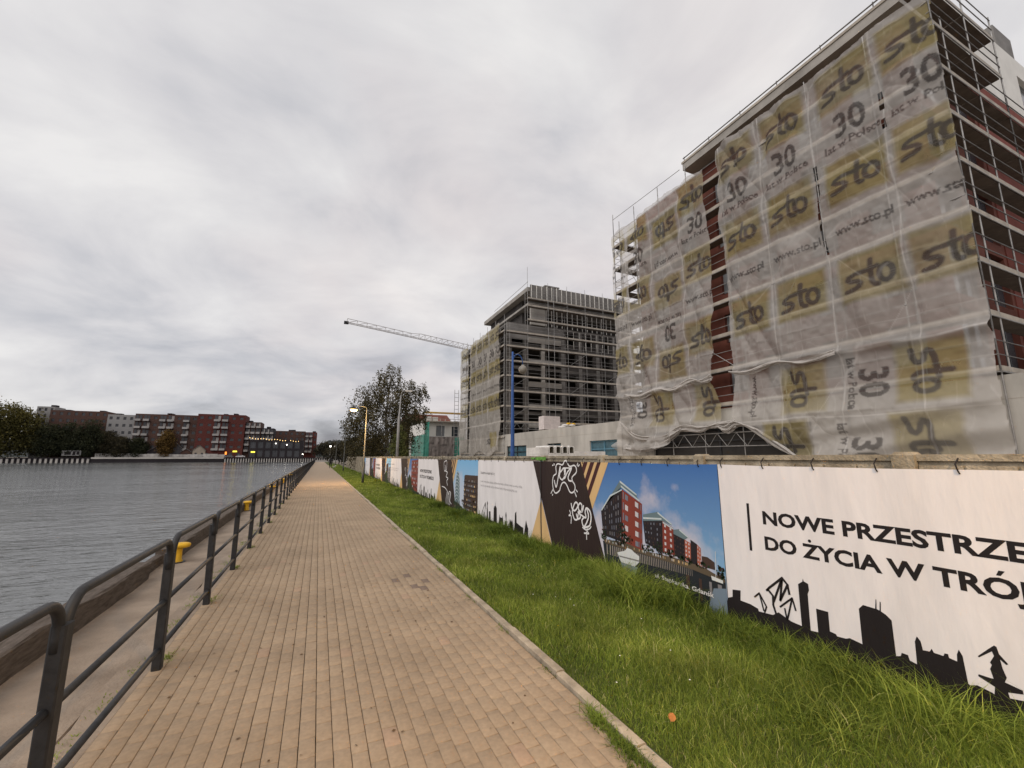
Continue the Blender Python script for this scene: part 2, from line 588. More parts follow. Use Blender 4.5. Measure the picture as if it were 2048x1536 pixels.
# quay strip of rough concrete with a raised edge, wall down to the water
mt_quay = M('worn quay concrete', (0.235, 0.185, 0.142), 0.92, 0.22, 1.6, 0.6, 45, col2=(0.31, 0.25, 0.195))
q = MB()
q.box(-2.50, -1.46, -20, 176, -3.0, -0.06, 0)
struct(q.build('quay', mt_quay))
q = MB()
ys = np.arange(-6, 60.1, 0.35)
for y0, y1 in zip(ys[:-1], ys[1:]):      # the chipped ledge between quay and paving
    e0, e1 = -1.45 + 0.035 * math.sin(y0 * 1.9) + 0.02 * math.sin(y0 * 5.1), -1.45 + 0.035 * math.sin(y1 * 1.9) + 0.02 * math.sin(y1 * 5.1)
    q.poly([(e0, y0, -0.012), (-1.205, y0, -0.012), (-1.205, y1, -0.012), (e1, y1, -0.012)])
    q.poly([(e0 - 0.01, y0, -0.1), (e0, y0, -0.012), (e1, y1, -0.012), (e1 - 0.01, y1, -0.1)])
q.box(-1.47, -1.205, 60.1, 174, -0.1, -0.012)
struct(q.build('quay_ledge', mt_quay))

# timber fender beams along the water
yb = -4.0
lens = [6.1, 6.55, 0.9, 7.6, 7.9, 8.2, 8.0, 8.3, 7.8, 8.1, 8.2, 8.0, 8.1, 8, 8, 8, 8, 8, 8, 8]
beam_labels = ['weathered timber fender beam at the quay edge, nearest the lower left corner', 'short low stub of dark timber beside the nearest yellow bollard']
bi = 0
for i, L in enumerate(lens):
    y0, y1 = yb, yb + L
    yb += L + 0.05
    low = (i == 2)
    mb = MB()
    ny = max(2, int(L / 0.35))
    prof0 = [(-2.50, -0.075), (-2.505, 0.17), (-2.48, 0.195), (-2.29, 0.195), (-2.27, 0.17), (-2.265, -0.075)]
    if low:
        prof0 = [(-2.48, -0.075), (-2.48, 0.10), (-2.46, 0.12), (-2.40, 0.12), (-2.38, 0.10), (-2.38, -0.075)]
    n = len(prof0)
    for k in range(ny + 1):
        y = y0 + (y1 - y0) * k / ny
        for x, z in prof0:
            j = random.gauss(0, .007) if y < 30 else 0
            mb.v.append((x + j, y + (random.gauss(0, .02) if k in (0, ny) else 0), z + (random.gauss(0, .008) if z > 0 else 0)))
    for k in range(ny):
        for a in range(n - 1):
            mb.f.append((k * n + a, k * n + a + 1, (k + 1) * n + a + 1, (k + 1) * n + a))
    mb.f += [tuple(range(n)), tuple(range(ny * n, (ny + 1) * n))[::-1]]
    mb.m = [0] * len(mb.f)
    ob = mb.build('fender_beam', mt_wood)
    if i == 0:
        lb = 'timber fender beam at the quay edge, cut by the left frame edge'
    elif i == 1:
        lb = 'thick weathered timber fender beam nearest the camera, between quay strip and water'
    elif low:
        lb = 'low dark timber stub in the gap before the nearest yellow bollard'
    else:
        lb = {3: 'dark timber fender beam beginning beside the nearest yellow bollard', 4: 'dark timber fender beam passing the second yellow bollard', 5: 'dark timber fender beam passing the third yellow bollard'}[i] if i < 6 else 'far run of dark timber fender beam along the quay edge'
    tag(ob, lb, 'beam', 'timber beams along the quay edge')

# ================================================================== railing
RX = -1.15
rail = thing('railing', 'long dark steel tube railing between the paved path and the water', 'railing', (RX, 0, 0))
PS = 1.80
post_me = MB()
w, d = 0.034, 0.042
for z0, z1 in ((-0.02, 0.955),):
    bvl = 0.008
    ring = [(-w + bvl, -d), (w - bvl, -d), (w, -d + bvl), (w, d - bvl), (w - bvl, d), (-w + bvl, d), (-w, d - bvl), (-w, -d + bvl)]
    for z in (z0, z1):
        post_me.v += [(x, y, z) for x, y in ring]
    post_me.f += [(i, (i + 1) % 8, 8 + (i + 1) % 8, 8 + i) for i in range(8)] + [tuple(range(8, 16)), tuple(range(8))[::-1]]
    post_me.m = [0] * 10
post_me = post_me.mesh('post', mt_rail)
R_ = 0.15
arc = lambda y0, s: [(0, y0 + s * (R_ - R_ * math.cos(a)), 0.93 + R_ * math.sin(a)) for a in [math.radians(t) for t in (0, 15, 30, 45, 60, 75, 90)]]
top = [(0, 0.036, 0.83), (0, 0.036, 0.90)] + arc(0.036, 1) + arc(PS - 0.036, -1)[::-1] + [(0, PS - 0.036, 0.90), (0, PS - 0.036, 0.83)]
top_me = MB().tube(top, 0.0265, 10).mesh('top_rail', mt_rail, True)
mid_me = MB().tube([(0, 0.03, 0.555), (0, PS - 0.03, 0.555)], 0.0215, 10).mesh('middle_rail', mt_rail, True)
low_me = MB().tube([(0, 0.03, 0.165), (0, PS - 0.03, 0.165)], 0.0215, 10).mesh('bottom_rail', mt_rail, True)
for i in range(-1, 95):
    y = 3.12 + (i - 0) * PS
    link('post', post_me, rail, (random.gauss(0, .004), y, 0), (random.gauss(0, .006), random.gauss(0, .006), 0))
    link('top_rail', top_me, rail, (0, y, random.gauss(0, .003)))
    link('middle_rail', mid_me, rail, (0, y, random.gauss(0, .003)))
    link('bottom_rail', low_me, rail, (0, y, random.gauss(0, .003)))

# mooring bollards
bname = ['yellow mushroom mooring bollard nearest the camera, behind the second railing post', 'yellow mooring bollard second from the camera on the quay strip',
         'third yellow mooring bollard along the quay, small behind the railing posts', 'fourth yellow mooring bollard along the quay, a speck between railing posts', 'fifth and farthest visible yellow mooring bollard on the quay']
for i, y in enumerate((9.80, 17.95, 26.7, 35.2, 43.8)):
    t = thing('bollard', bname[i], 'bollard', (-2.20, y, -0.06), 'yellow mooring bollards along the quay', random.uniform(-.2, .2))
    t.scale = (.68, .68, .86)
    MB().lathe([(0.135, 0), (0.14, 0.02), (0.105, 0.05), (0.098, 0.20), (0.105, 0.27), (0.12, 0.30)], 18).build('shaft', mt_yellow, t, True)
    MB().lathe([(0.11, 0.285), (0.165, 0.30), (0.18, 0.335), (0.17, 0.365), (0.12, 0.385), (0.0, 0.392)], 18, c=(0.05, 0, 0), sx=1.25).build('head', mt_yellow, t, True)
    fl = MB().lathe([(0.19, 0), (0.19, 0.015), (0.14, 0.02)], 18).build('base_plate', mt_rail, t)

# ================================================================== grass
mt_grass = attr_mat('grass blades', [(0.0, (0.060, 0.098, 0.012)), (0.3, (0.138, 0.195, 0.026)), (0.65, (0.245, 0.305, 0.048)), (0.88, (0.39, 0.42, 0.10)), (1.0, (0.56, 0.50, 0.26))],
                    0.7, trans=0.35, noise=0.3, ns=1.6)
def blades(px, py, hgt, wid, lean, rnd, z0=0.0):
    n = len(px)
    az = RNG.uniform(0, 2 * np.pi, n)
    la = RNG.uniform(0, 2 * np.pi, n)
    cx, cy = np.cos(az), np.sin(az)
    lx, ly = np.cos(la) * lean * hgt, np.sin(la) * lean * hgt
    V = np.zeros((n, 5, 3), dtype=np.float32)
    for k, (t, wf) in enumerate(((0, 1), (0, 1), (0.55, .8), (0.55, .8), (1, 0))):
        sg = -1 if k in (0, 2) else 1
        if k == 4:
            sg = 0
        V[:, k, 0] = px + cx * wid * wf * sg * .5 + lx * t * t
        V[:, k, 1] = py + cy * wid * wf * sg * .5 + ly * t * t
        V[:, k, 2] = z0 + hgt * t * (1 - 0.35 * lean * t)
    base = (np.arange(n) * 5)[:, None]
    T = np.concatenate([base + np.array([[0, 1, 3]]), base + np.array([[0, 3, 2]]), base + np.array([[2, 3, 4]])])
    return V.reshape(-1, 3), T, np.repeat(rnd, 5)
def clump(x, y):
    return (np.sin(x * 3.1 + 1.7 * np.sin(y * 1.3)) + np.sin(y * 2.3 + 2.1 * np.sin(x * 2.2)) + np.sin((x + y) * 5.3) * .6) / 2.6
PXs, PYs, HG, WD, LN, RD = [], [], [], [], [], []
for (ya, yb_, dens, ws) in ((0.9, 3.2, 9000, .0042), (3.2, 6, 7000, .0052), (6, 11, 3800, .0075), (11, 22, 1500, .012), (22, 45, 480, .022), (45, 110, 110, .045)):
    n = int(dens * (yb_ - ya) * 2.2)
    x = RNG.uniform(2.008, 4.27, n)
    y = RNG.uniform(ya, yb_, n)
    c = clump(x, y)
    h = 0.045 + 0.045 * RNG.random(n) + 0.03 * c
    fen = np.clip((x - 3.45) / 0.8, 0, 1)                     # longer along the fence, uncut
    tuft = np.clip(np.sin(y * 1.15 + 0.6) + np.sin(y * 2.7) * .6 + .2, 0, 1.3)
    h += fen * (0.06 + 0.17 * tuft * RNG.random(n))
    h *= np.where(x < 2.12, .75, 1)
    h = np.where(RNG.random(n) < .05, h * 1.9, h)
    PXs.append(x); PYs.append(y); HG.append(np.maximum(h, .03)); WD.append(ws * RNG.uniform(.6, 1.3, n))
    LN.append(RNG.uniform(.15, 1.0, n) * (1 + .3 * fen))
    r = 0.42 + 0.20 * c + RNG.normal(0, .22, n) - 0.16 * fen
    r = np.where(RNG.random(n) < 0.02, .97, np.clip(r, 0, .9))
    RD.append(r)
# tall tufts against the banners
for (tx, ty, n, hh, rr) in ((3.75, 4.75, 900, .62, .62), (4.05, 4.3, 500, .5, .45), (3.95, 1.75, 700, .42, .6), (4.0, 2.5, 500, .36, .5), (4.05, 3.3, 500, .3, .42), (3.9, 5.8, 500, .34, .4),
                           (4.0, 6.9, 500, .32, .38), (3.9, 8.1, 600, .42, .34), (4.0, 9.6, 700, .45, .3), (4.0, 11.2, 600, .42, .28), (4.0, 13.0, 500, .4, .3), (4.0, 15.5, 500, .42, .3), (3.2, 2.1, 500, .3, .6)):
    PXs.append(np.clip(tx + RNG.normal(0, .13, n), 2.1, 4.265)); PYs.append(ty + RNG.normal(0, .22, n)); HG.append(hh * RNG.uniform(.4, 1, n)); WD.append(.0055 * (1 + ty / 9) * RNG.uniform(.6, 1.2, n))
    LN.append(RNG.uniform(.5, 1.5, n)); RD.append(np.clip(rr - .14 + RNG.normal(0, .17, n), 0, 1))
v, t_, a_ = blades(*[np.concatenate(k) for k in (PXs, PYs, HG, WD, LN, RD)], z0=0.012)
v[:, 0] = np.minimum(v[:, 0], 4.268)
o = link('grass', np_mesh('grass', v, t_, mt_grass, attrs={'rnd': a_}))
o['kind'] = 'stuff'
tag(o, 'green grass verge between the kerb and the banner fence', 'grass')
# weeds in the joints
PXs, PYs, HG, WD, LN, RD = [], [], [], [], [], []
for (tx, ty, n, hh, sp, rr) in [(1.885, 2.75, 260, .12, .045, .35), (1.88, 2.53, 260, .085, .05, .3), (1.87, 2.36, 360, .085, .06, .28), (1.915, 3.5, 50, .05, .04, .4), (1.915, 4.5, 50, .05, .05, .4), (1.915, 5.6, 60, .05, .06, .4), (1.915, 7.1, 60, .06, .06, .4), (1.91, 9.0, 80, .07, .08, .4), (1.91, 11.5, 80, .07, .1, .4)] + \
        [(-1.12 + random.gauss(0, .03), 3.12 + i * PS + random.uniform(-.05, .25), 70, .06, .05, .45) for i in range(0, 12)] + [(-1.33, 3.3 + i * .55 + random.random() * .4, 30, .035, .06, .5) for i in range(26)]:
    PXs.append(tx + RNG.normal(0, sp * .6, n)); PYs.append(ty + RNG.normal(0, sp * 1.5, n)); HG.append(hh * RNG.uniform(.4, 1, n)); WD.append(np.full(n, .005 * (1 + ty / 12)))
    LN.append(RNG.uniform(.4, 1.6, n)); RD.append(np.clip(rr + RNG.normal(0, .12, n), 0, 1))
v, t_, a_ = blades(*[np.concatenate(k) for k in (PXs, PYs, HG, WD, LN, RD)], z0=-0.01)
o = link('weeds', np_mesh('weeds', v, t_, mt_grass, attrs={'rnd': a_}))
o['kind'] = 'stuff'
tag(o, 'small weeds growing in the joints along kerb and railing', 'weeds')
# one fallen leaf, a few daisies and crumbs
mt_leaf = M('orange leaf', (0.36, 0.14, 0.035), 0.7, 0.2, 40)
lf = MB()
pts = [(-.045, 0, 0), (-.03, .03, .008), (0, .042, .012), (.03, .03, .01), (.055, 0, .004), (.03, -.028, .012), (0, -.04, .014), (-.03, -.03, .008)]
lf.poly(pts)
lf.tube([(-.045, 0, 0), (-.075, .01, .012)], .0016, 5)
ob = lf.build('fallen_leaf', mt_leaf, loc=(2.27, 2.46, 0.085))
ob.rotation_euler = (.35, -.3, .6)
ob.scale = (.7, .62, .7)
tag(ob, 'single fallen orange leaf lying on the grass by the kerb', 'leaf')
mt_daisy = flat('daisy petals', (0.75, 0.74, 0.68))
dz_ = MB()
for (x, y) in ((2.75, 4.9), (2.9, 4.75), (2.82, 4.55), (2.6, 5.1), (3.3, 3.9), (2.9, 3.2), (3.1, 6.4), (2.5, 3.3), (3.45, 7.5), (2.16, 2.95), (2.7, 2.75), (3.2, 9.0)):
    dz_.lathe([(.003, 0), (.007, .002), (.005, .004), (.001, .005)], 7, c=(x + random.gauss(0, .04), y, .10))
ob = dz_.build('daisies', mt_daisy)
ob['kind'] = 'stuff'
tag(ob, 'few tiny white daisies in the grass verge', 'flowers')
mt_litter = M('dry crumbs', (0.10, 0.06, 0.03), 0.9, 0.4, 40)
cr = MB()
for _ in range(70):
    x, y, s = random.uniform(-1.0, 1.95), random.uniform(1.9, 9.0), random.uniform(.004, .012)
    a = random.uniform(0, 6.28)
    cr.poly([(x + s * 1.6 * math.cos(a), y + s * 1.6 * math.sin(a), .006), (x - s * math.sin(a), y + s * math.cos(a), .010), (x - s * 1.6 * math.cos(a), y - s * 1.6 * math.sin(a), .006), (x + s * math.sin(a), y - s * math.cos(a), .004)])
ob = cr.build('leaf_crumbs', mt_litter)
ob['kind'] = 'stuff'
tag(ob, 'scattered dry leaf crumbs on the paving', 'litter')

# ================================================================== concrete fence
FX = 4.36
FENCE_H = 1.83
fence = thing('concrete_fence', 'long mossy precast concrete fence with posts, behind the printed banners', 'fence', (FX, 0, 0))
FS = 2.05
pst = MB()
pst.box(-0.07, 0.07, -0.075, 0.075, -0.3, FENCE_H - 0.02)
pst.poly([(-.07, -.075, FENCE_H - .02), (.07, -.075, FENCE_H - .02), (0.05, -.055, FENCE_H + .005), (-.05, -.055, FENCE_H + .005)])
pst.poly([(.07, .075, FENCE_H - .02), (-.07, .075, FENCE_H - .02), (-.05, .055, FENCE_H + .005), (.05, .055, FENCE_H + .005)])
pst.poly([(-.07, .075, FENCE_H - .02), (-.07, -.075, FENCE_H - .02), (-.05, -.055, FENCE_H + .005), (-.05, .055, FENCE_H + .005)])
pst.poly([(-.05, -.055, FENCE_H + .005), (.05, -.055, FENCE_H + .005), (.05, .055, FENCE_H + .005), (-.05, .055, FENCE_H + .005)])
pst_me = pst.mesh('post', mt_fence)
def panel_mesh(h, cap):
    mb = MB()
    L = FS - 0.152
    z1 = h - (0.05 if cap else 0.02)
    mb.box(-0.012, 0.02, -L / 2, L / 2, 0, z1)
    if cap:
        mb.box(-0.036, 0.036, -L / 2, L / 2, z1, h)
    k, n = 0, 7
    for row in range(3 if cap else 4):
        rz1 = z1 - 0.035 - row * 0.108
        for i in range(n):
            bw = L / n
            o_ = bw / 2 if row % 2 else 0
            a, b_ = -L / 2 + i * bw + o_ + 0.008, -L / 2 + (i + 1) * bw + o_ - 0.008
            b_ = min(b_, L / 2 - 0.004)
            if b_ - a > 0.03 and rz1 - 0.094 > 0.0:
                mb.box(-0.032, -0.010, a, b_, rz1 - 0.094, rz1)
    return mb.mesh('panel', mt_fence)
pn_top, pn_low = panel_mesh(0.46, True), panel_mesh(0.46, False)
y = 1.89 - FS * 2
while y < 76:
    link('post', pst_me, fence, (0, y, random.gauss(0, .006)))
    yc = y + FS / 2
    for r in range(4):
        if r == 3 or yc > 46 or r == 2:
            link('panel', pn_top if r == 3 else pn_low, fence, (0.0, yc, -0.02 + r * 0.46))
        elif r == 0:
            block('panel', -0.012, 0.02, yc - 0.95, yc + 0.95, -0.1, 0.88, mt_fence, fence)
    y += FS
# painted green patch near the fourth post and a cable along the top
mt_grn = M('green paint splash', (0.10, 0.26, 0.04), 0.8, 0.4, 9.0)
gp = MB()
for (a, b_, z0, z1) in ((7.86, 8.32, 1.735, 1.80), (8.34, 8.62, 1.75, 1.79), (8.0, 8.16, 1.66, 1.73)):
    gp.poly([(-0.0385 - (0.034 if abs((a + b_) / 2 - 8.08) < .1 else 0), a, z0), (-0.0385 - (0.034 if abs((a + b_) / 2 - 8.08) < .1 else 0), b_, z0), (-0.0385 - (0.034 if abs((a + b_) / 2 - 8.08) < .1 else 0), b_, z1), (-0.0385 - (0.034 if abs((a + b_) / 2 - 8.08) < .1 else 0), a, z1)])
gp.build('paint_splash', mt_grn, fence)
# outlines of the prints, metres along the fence (Y) and height (z)
TR = {
    'skyA': [(3.694,0.012),(3.676,0.191),(3.659,0.249),(3.595,0.277),(3.588,0.354),(3.486,0.371),(3.497,0.267),(3.382,0.263),(3.295,0.244),(3.289,0.22),(3.134,0.233),(3.073,0.277),(2.951,0.232),(2.851,0.224),(2.846,0.541),(2.845,0.598),(2.802,0.63),(2.794,0.66),(2.788,0.637),(2.749,0.623),(2.747,0.567),(2.763,0.531),(2.772,0.211),(2.705,0.219),(2.701,0.422),(2.597,0.425),(2.601,0.262),(2.553,0.256),(2.544,0.241),(2.474,0.247),(2.444,0.262),(2.363,0.25),(2.35,0.248),(2.343,0.528),(2.308,0.568),(2.22,0.565),(2.208,0.642),(2.203,0.64),(2.21,0.565),(2.19,0.56),(2.181,0.632),(2.174,0.627),(2.181,0.556),(2.148,0.539),(2.115,0.508),(2.118,0.246),(2.087,0.258),(2.078,0.285),(2.038,0.284),(2.031,0.248),(1.988,0.239),(1.981,0.402),(1.964,0.444),(1.944,0.415),(1.938,0.356),(1.897,0.363),(1.883,0.387),(1.873,0.363),(1.819,0.362),(1.811,0.383),(1.791,0.385),(1.789,0.361),(1.746,0.354),(1.741,0.403),(1.727,0.439),(1.711,0.403),(1.705,0.229),(1.697,0.221),(1.658,0.238),(1.589,0.224),(1.577,0.218),(1.568,0.267),(1.645,0.301),(1.641,0.315),(1.585,0.315),(1.568,0.317),(1.577,0.375),(1.565,0.403),(1.572,0.417),(1.546,0.467),(1.553,0.493),(1.624,0.428),(1.63,0.434),(1.559,0.513),(1.537,0.536),(1.526,0.531),(1.519,0.488),(1.483,0.441),(1.493,0.432),(1.519,0.455),(1.514,0.401),(1.502,0.351),(1.515,0.318),(1.437,0.303),(1.436,0.28),(1.508,0.26),(1.504,0.227),(1.44,0.24)],
    'c1': [(3.321,0.352),(3.264,0.404),(3.196,0.291),(3.222,0.231)],
    'c1b': [(3.264,0.404),(3.23,0.246)],
    'c2': [(3.178,0.453),(3.145,0.488),(2.999,0.616),(2.95,0.564),(2.941,0.482)],
    'c2b': [(2.999,0.616),(3.11,0.368)],
    'c2c': [(2.999,0.616),(3.041,0.396)],
    'c2d': [(2.95,0.564),(3.041,0.396)],
    'c2e': [(3.163,0.466),(3.114,0.418),(3.12,0.331),(3.098,0.252)],
    'c3': [(3.048,0.335),(2.917,0.452),(2.894,0.348)],
    'c3b': [(2.917,0.452),(2.986,0.237)],
    'c3c': [(3.002,0.332),(2.99,0.228)],
    'roof1': [(5.931,0.982),(5.471,1.442),(5.101,1.259),(5.103,1.231),(5.033,1.157),(5.43,1.347),(5.732,1.183)],
    'b1dark': [(5.991,0.939),(5.731,1.201),(5.432,1.312),(5.485,0.531),(5.956,0.558)],
    'b1red': [(5.432,1.312),(4.997,1.136),(5.03,0.482),(5.485,0.531)],
    'slab1': [(5.471,1.442),(5.096,1.264),(5.097,1.243),(5.473,1.412)],
    'slab1b': [(5.456,1.372),(5.036,1.182),(5.038,1.157),(5.444,1.341)],
    'b2roof': [(4.984,0.992),(4.686,1.061),(4.439,0.937),(4.441,0.915),(4.607,0.952),(4.991,0.902)],
    'b2dark': [(4.991,0.902),(4.607,0.952),(4.63,0.543),(4.965,0.604)],
    'b2red': [(4.607,0.952),(4.417,0.889),(4.422,0.547),(4.629,0.55)],
    'b3roof': [(4.419,0.866),(4.312,0.889),(4.166,0.813),(4.235,0.773),(4.423,0.815)],
    'b3dark': [(4.423,0.815),(4.235,0.773),(4.249,0.511),(4.422,0.547)],
    'b3red': [(4.235,0.773),(4.144,0.747),(4.155,0.517),(4.248,0.518)],
    'b4dark': [(4.14,0.789),(4.043,0.751),(4.058,0.491),(4.155,0.517)],
    'b4red': [(4.043,0.751),(3.99,0.713),(3.996,0.498),(4.058,0.498)],
    'b5': [(3.984,0.627),(3.898,0.631),(3.803,0.592),(3.802,0.508),(3.987,0.506)],
    'prom': [(5.961,0.485),(5.431,0.523),(5.023,0.483),(4.425,0.51),(3.962,0.499),(3.676,0.424),(3.68,0.386),(4.147,0.403),(5.076,0.418),(5.871,0.429)],
    'piling': [(5.887,0.426),(5.075,0.434),(4.144,0.445),(4.152,0.355),(5.089,0.249),(5.848,0.309)],
    'waterB': [(5.848,0.309),(5.089,0.249),(4.151,0.362),(3.688,0.384),(3.707,0.034),(5.8,0.109)],
    'boat': [(5.552,0.366),(5.412,0.409),(5.224,0.453),(5.102,0.404),(5.115,0.291),(5.533,0.235)],
    'treeB': [(3.776,0.527),(3.74,0.573),(3.69,0.521),(3.682,0.448),(3.769,0.44)],
    'tree1': [(5.626,0.541),(5.584,0.738),(5.437,0.827),(5.337,0.706),(5.32,0.576)],
    'star': [(7.575,1.354),(7.533,1.431),(7.428,1.486),(7.437,1.611),(7.359,1.669),(7.186,1.653),(7.111,1.721),(7.04,1.728),(6.973,1.656),(6.905,1.628),(6.77,1.648),(6.702,1.603),(6.71,1.521),(6.846,1.435),(6.838,1.365),(6.764,1.299),(6.768,1.207),(6.859,1.155),(6.948,1.171),(7.024,1.261),(7.104,1.322),(7.2,1.311),(7.275,1.233),(7.315,1.164),(7.455,1.104),(7.543,1.154),(7.578,1.265),(7.575,1.354)],
    'g1': [(7.51,1.344),(7.438,1.223),(7.342,1.439),(7.273,1.614),(7.265,1.516),(7.14,1.593),(7.119,1.52)],
    'g2': [(7.264,1.528),(7.305,1.428),(7.197,1.372),(7.097,1.473),(7.081,1.594),(7.124,1.399),(7.002,1.524),(6.861,1.599),(6.982,1.441),(6.962,1.371),(6.872,1.363)],
    'g3': [(7.14,1.593),(6.861,1.599)],
    'd1': [(7.579,1.634),(7.539,1.641)],
    'd2': [(7.512,1.673),(7.492,1.642)],
    'd3': [(6.672,1.644),(6.648,1.691)],
    'd4': [(6.64,1.633),(6.596,1.663)],
    'd5': [(7.65,1.084),(7.581,1.158)],
    'd6': [(7.598,1.05),(7.579,1.076)],
    'd7': [(6.77,1.167),(6.719,1.096)],
    'd8': [(6.724,1.216),(6.683,1.184)],
    't1': [(6.901,0.96),(6.871,0.877),(6.785,0.846),(6.684,0.93),(6.703,0.99),(6.779,0.977),(6.862,0.843),(6.844,0.754),(6.792,0.693),(6.706,0.709),(6.734,0.79)],
    't2': [(6.685,0.919),(6.608,0.994),(6.547,0.955),(6.573,0.853),(6.655,0.877),(6.662,0.955)],
    't3': [(6.496,0.96),(6.552,0.855),(6.679,0.83),(6.556,0.789),(6.436,0.77),(6.451,0.866),(6.407,0.931),(6.311,0.893),(6.278,0.79),(6.324,0.656),(6.444,0.608),(6.506,0.577)],
    't4': [(6.407,0.931),(6.355,0.813),(6.399,0.71),(6.504,0.61),(6.56,0.7),(6.496,0.763)],
    't5': [(6.68,0.796),(6.684,0.718),(6.609,0.749),(6.617,0.803)],
    't6': [(6.962,0.832),(6.931,0.778),(6.989,0.737),(6.911,0.735),(6.923,0.608)],
    't7': [(6.545,0.593),(6.446,0.564),(6.327,0.603),(6.287,0.641)],
    't8': [(6.405,0.602),(6.419,0.526),(6.499,0.502),(6.361,0.513),(6.418,0.536),(6.429,0.412)],
}
# ================================================================== text and flat print helpers
_tm = {}
def text_geo(txt, size=1.0, bold=0.0, align='LEFT', spacing=1.0):
    k = (txt, bold, align, spacing)
    if k not in _tm:
        cu = bpy.data.curves.new('txt', 'FONT')
        cu.body = txt
        cu.size = 1.0
        cu.align_x = align
        cu.offset = bold
        cu.space_character = spacing
        cu.resolution_u = 3
        ob = bpy.data.objects.new('txt', cu)
        COL.objects.link(ob)
        dg = bpy.context.evaluated_depsgraph_get()
        me = ob.evaluated_get(dg).to_mesh()
        v = np.array([tuple(x.co)[:2] for x in me.vertices]).reshape(-1, 2)
        me.calc_loop_triangles()
        t = np.array([tuple(x.vertices) for x in me.loop_triangles]).reshape(-1, 3)
        ob.evaluated_get(dg).to_mesh_clear()
        bpy.data.objects.remove(ob)
        bpy.data.curves.remove(cu)
        _tm[k] = (v, t)
    v, t = _tm[k]
    return v * size, t
def cr_smooth(pts, n=5):
    p = [pts[0]] + list(pts) + [pts[-1]]
    out = []
    for i in range(1, len(p) - 2):
        a, b_, c, d = [np.array(q) for q in p[i - 1:i + 3]]
        for k in range(n):
            t = k / n
            out.append(tuple(0.5 * (2 * b_ + (c - a) * t + (2 * a - 5 * b_ + 4 * c - d) * t * t + (3 * b_ - a - 3 * c + d) * t ** 3)))
    out.append(tuple(pts[-1]))
    return out
class Print:
    """flat print on a plane x = const facing -X: points are (Y, z)"""
    def __init__(s, x):
        s.x, s.mb, s.mats = x, MB(), []
    def mi(s, m):
        if m not in s.mats:
            s.mats.append(m)
        return s.mats.index(m)
    def poly(s, pts, m, lay=1):
        s.mb.poly([(s.x - 0.0015 * lay, a, b_) for a, b_ in pts], s.mi(m))
    def ribbon(s, pts, w, m, lay=3, smooth=True):
        if smooth and len(pts) > 2:
            pts = cr_smooth(pts, 5)
        k = s.mi(m)
        for i, ((a, b_), (c, d)) in enumerate(zip(pts[:-1], pts[1:])):
            L = math.hypot(c - a, d - b_) or 1e-6
            nx, ny = -(d - b_) / L * w / 2, (c - a) / L * w / 2
            ex, ey = (c - a) / L * w * .3, (d - b_) / L * w * .3
            xx = s.x - 0.0015 * lay - 0.00006 * (i % 9)
            s.mb.poly([(xx, a + nx - ex, b_ + ny - ey), (xx, c + nx + ex, d + ny + ey), (xx, c - nx + ex, d - ny + ey), (xx, a - nx - ex, b_ - ny - ey)], k)
    def text(s, txt, y, z, size, m, bold=0.0, lay=2, width=None, spacing=1.0):
        v, t = text_geo(txt, size, bold, spacing=spacing)
        sx = 1.0
        if width:
            sx = width / (v[:, 0].max() - v[:, 0].min())
        k = s.mi(m)
        b0 = len(s.mb.v)
        s.mb.v += [(s.x - 0.0015 * lay, y - a * sx, z + c) for a, c in v]
        for q in t:
            s.mb.f.append(tuple(int(b0 + i) for i in q))
            s.mb.m.append(k)
    def greek(s, y, z, h, width, m, w):
        """a line of copy too small to read: word-shaped rows of strokes"""
        x = 0.0
        while x < width:
            n_ = random.randint(2, 9)
            for _ in range(n_):
                up = h if random.random() < .25 else h * .68
                dn = -h * .25 if random.random() < .1 else 0
                s.ribbon([(y - x, z + dn), (y - x, z + up)], w, m, 2, False)
                if random.random() < .75:
                    zz_ = z + random.choice((0, h * .34, h * .66))
                    s.ribbon([(y - x, zz_), (y - x - h * .42, zz_)], w * .8, m, 3, False)
                x += h * .62
                if x > width:
                    break
            x += h * .5
    def grid_windows(s, quad, nu, nv, fu, fv, m, lay=2, skip=0.0):
        """window panes spread over a quad (tl, tr, br, bl)"""
        tl, tr, br, bl = [np.array(q) for q in quad]
        P_ = lambda u, v: tuple((tl * (1 - u) + tr * u) * (1 - v) + (bl * (1 - u) + br * u) * v)
        for i in range(nu):
            for j in range(nv):
                if random.random() < skip:
                    continue
                u0, u1 = (i + .5 - fu / 2) / nu, (i + .5 + fu / 2) / nu
                v0, v1 = (j + .5 - fv / 2) / nv, (j + .5 + fv / 2) / nv
                s.poly([P_(u0, v0), P_(u1, v0), P_(u1, v1), P_(u0, v1)], m if not isinstance(m, list) else random.choice(m), lay)
    def build(s, name, parent):
        return s.mb.build(name, s.mats, parent)

# ================================================================== printed banners on the fence
BX = 4.283
ZB0, ZB1 = 0.02, 1.715
def vinyl(name, col):
    m = M(name, col, 0.62, 0.07, 1.5, 0.28, 2.2, spec=0.25, stretch=(1, 1.9, 0.5), bdist=.07)
    return m
pr_white = vinyl('white vinyl print', (0.70, 0.67, 0.68))
pr_black = vinyl('black print', (0.013, 0.010, 0.011))
pr_dark = vinyl('dark brown print', (0.026, 0.015, 0.014))
pr_tan = vinyl('tan print', (0.60, 0.40, 0.19))
pr_maroon = vinyl('maroon stripe print', (0.055, 0.018, 0.020))
pr_paint = vinyl('white spray paint', (0.70, 0.69, 0.70))
pr_grey = vinyl('grey print', (0.20, 0.19, 0.20))
pr_red = vinyl('brick red print', (0.20, 0.040, 0.028))
pr_redlt = vinyl('sunlit brick print', (0.33, 0.095, 0.06))
pr_bdark = vinyl('shaded facade print', (0.018, 0.014, 0.018))
pr_bmid = vinyl('brown facade print', (0.055, 0.032, 0.026))
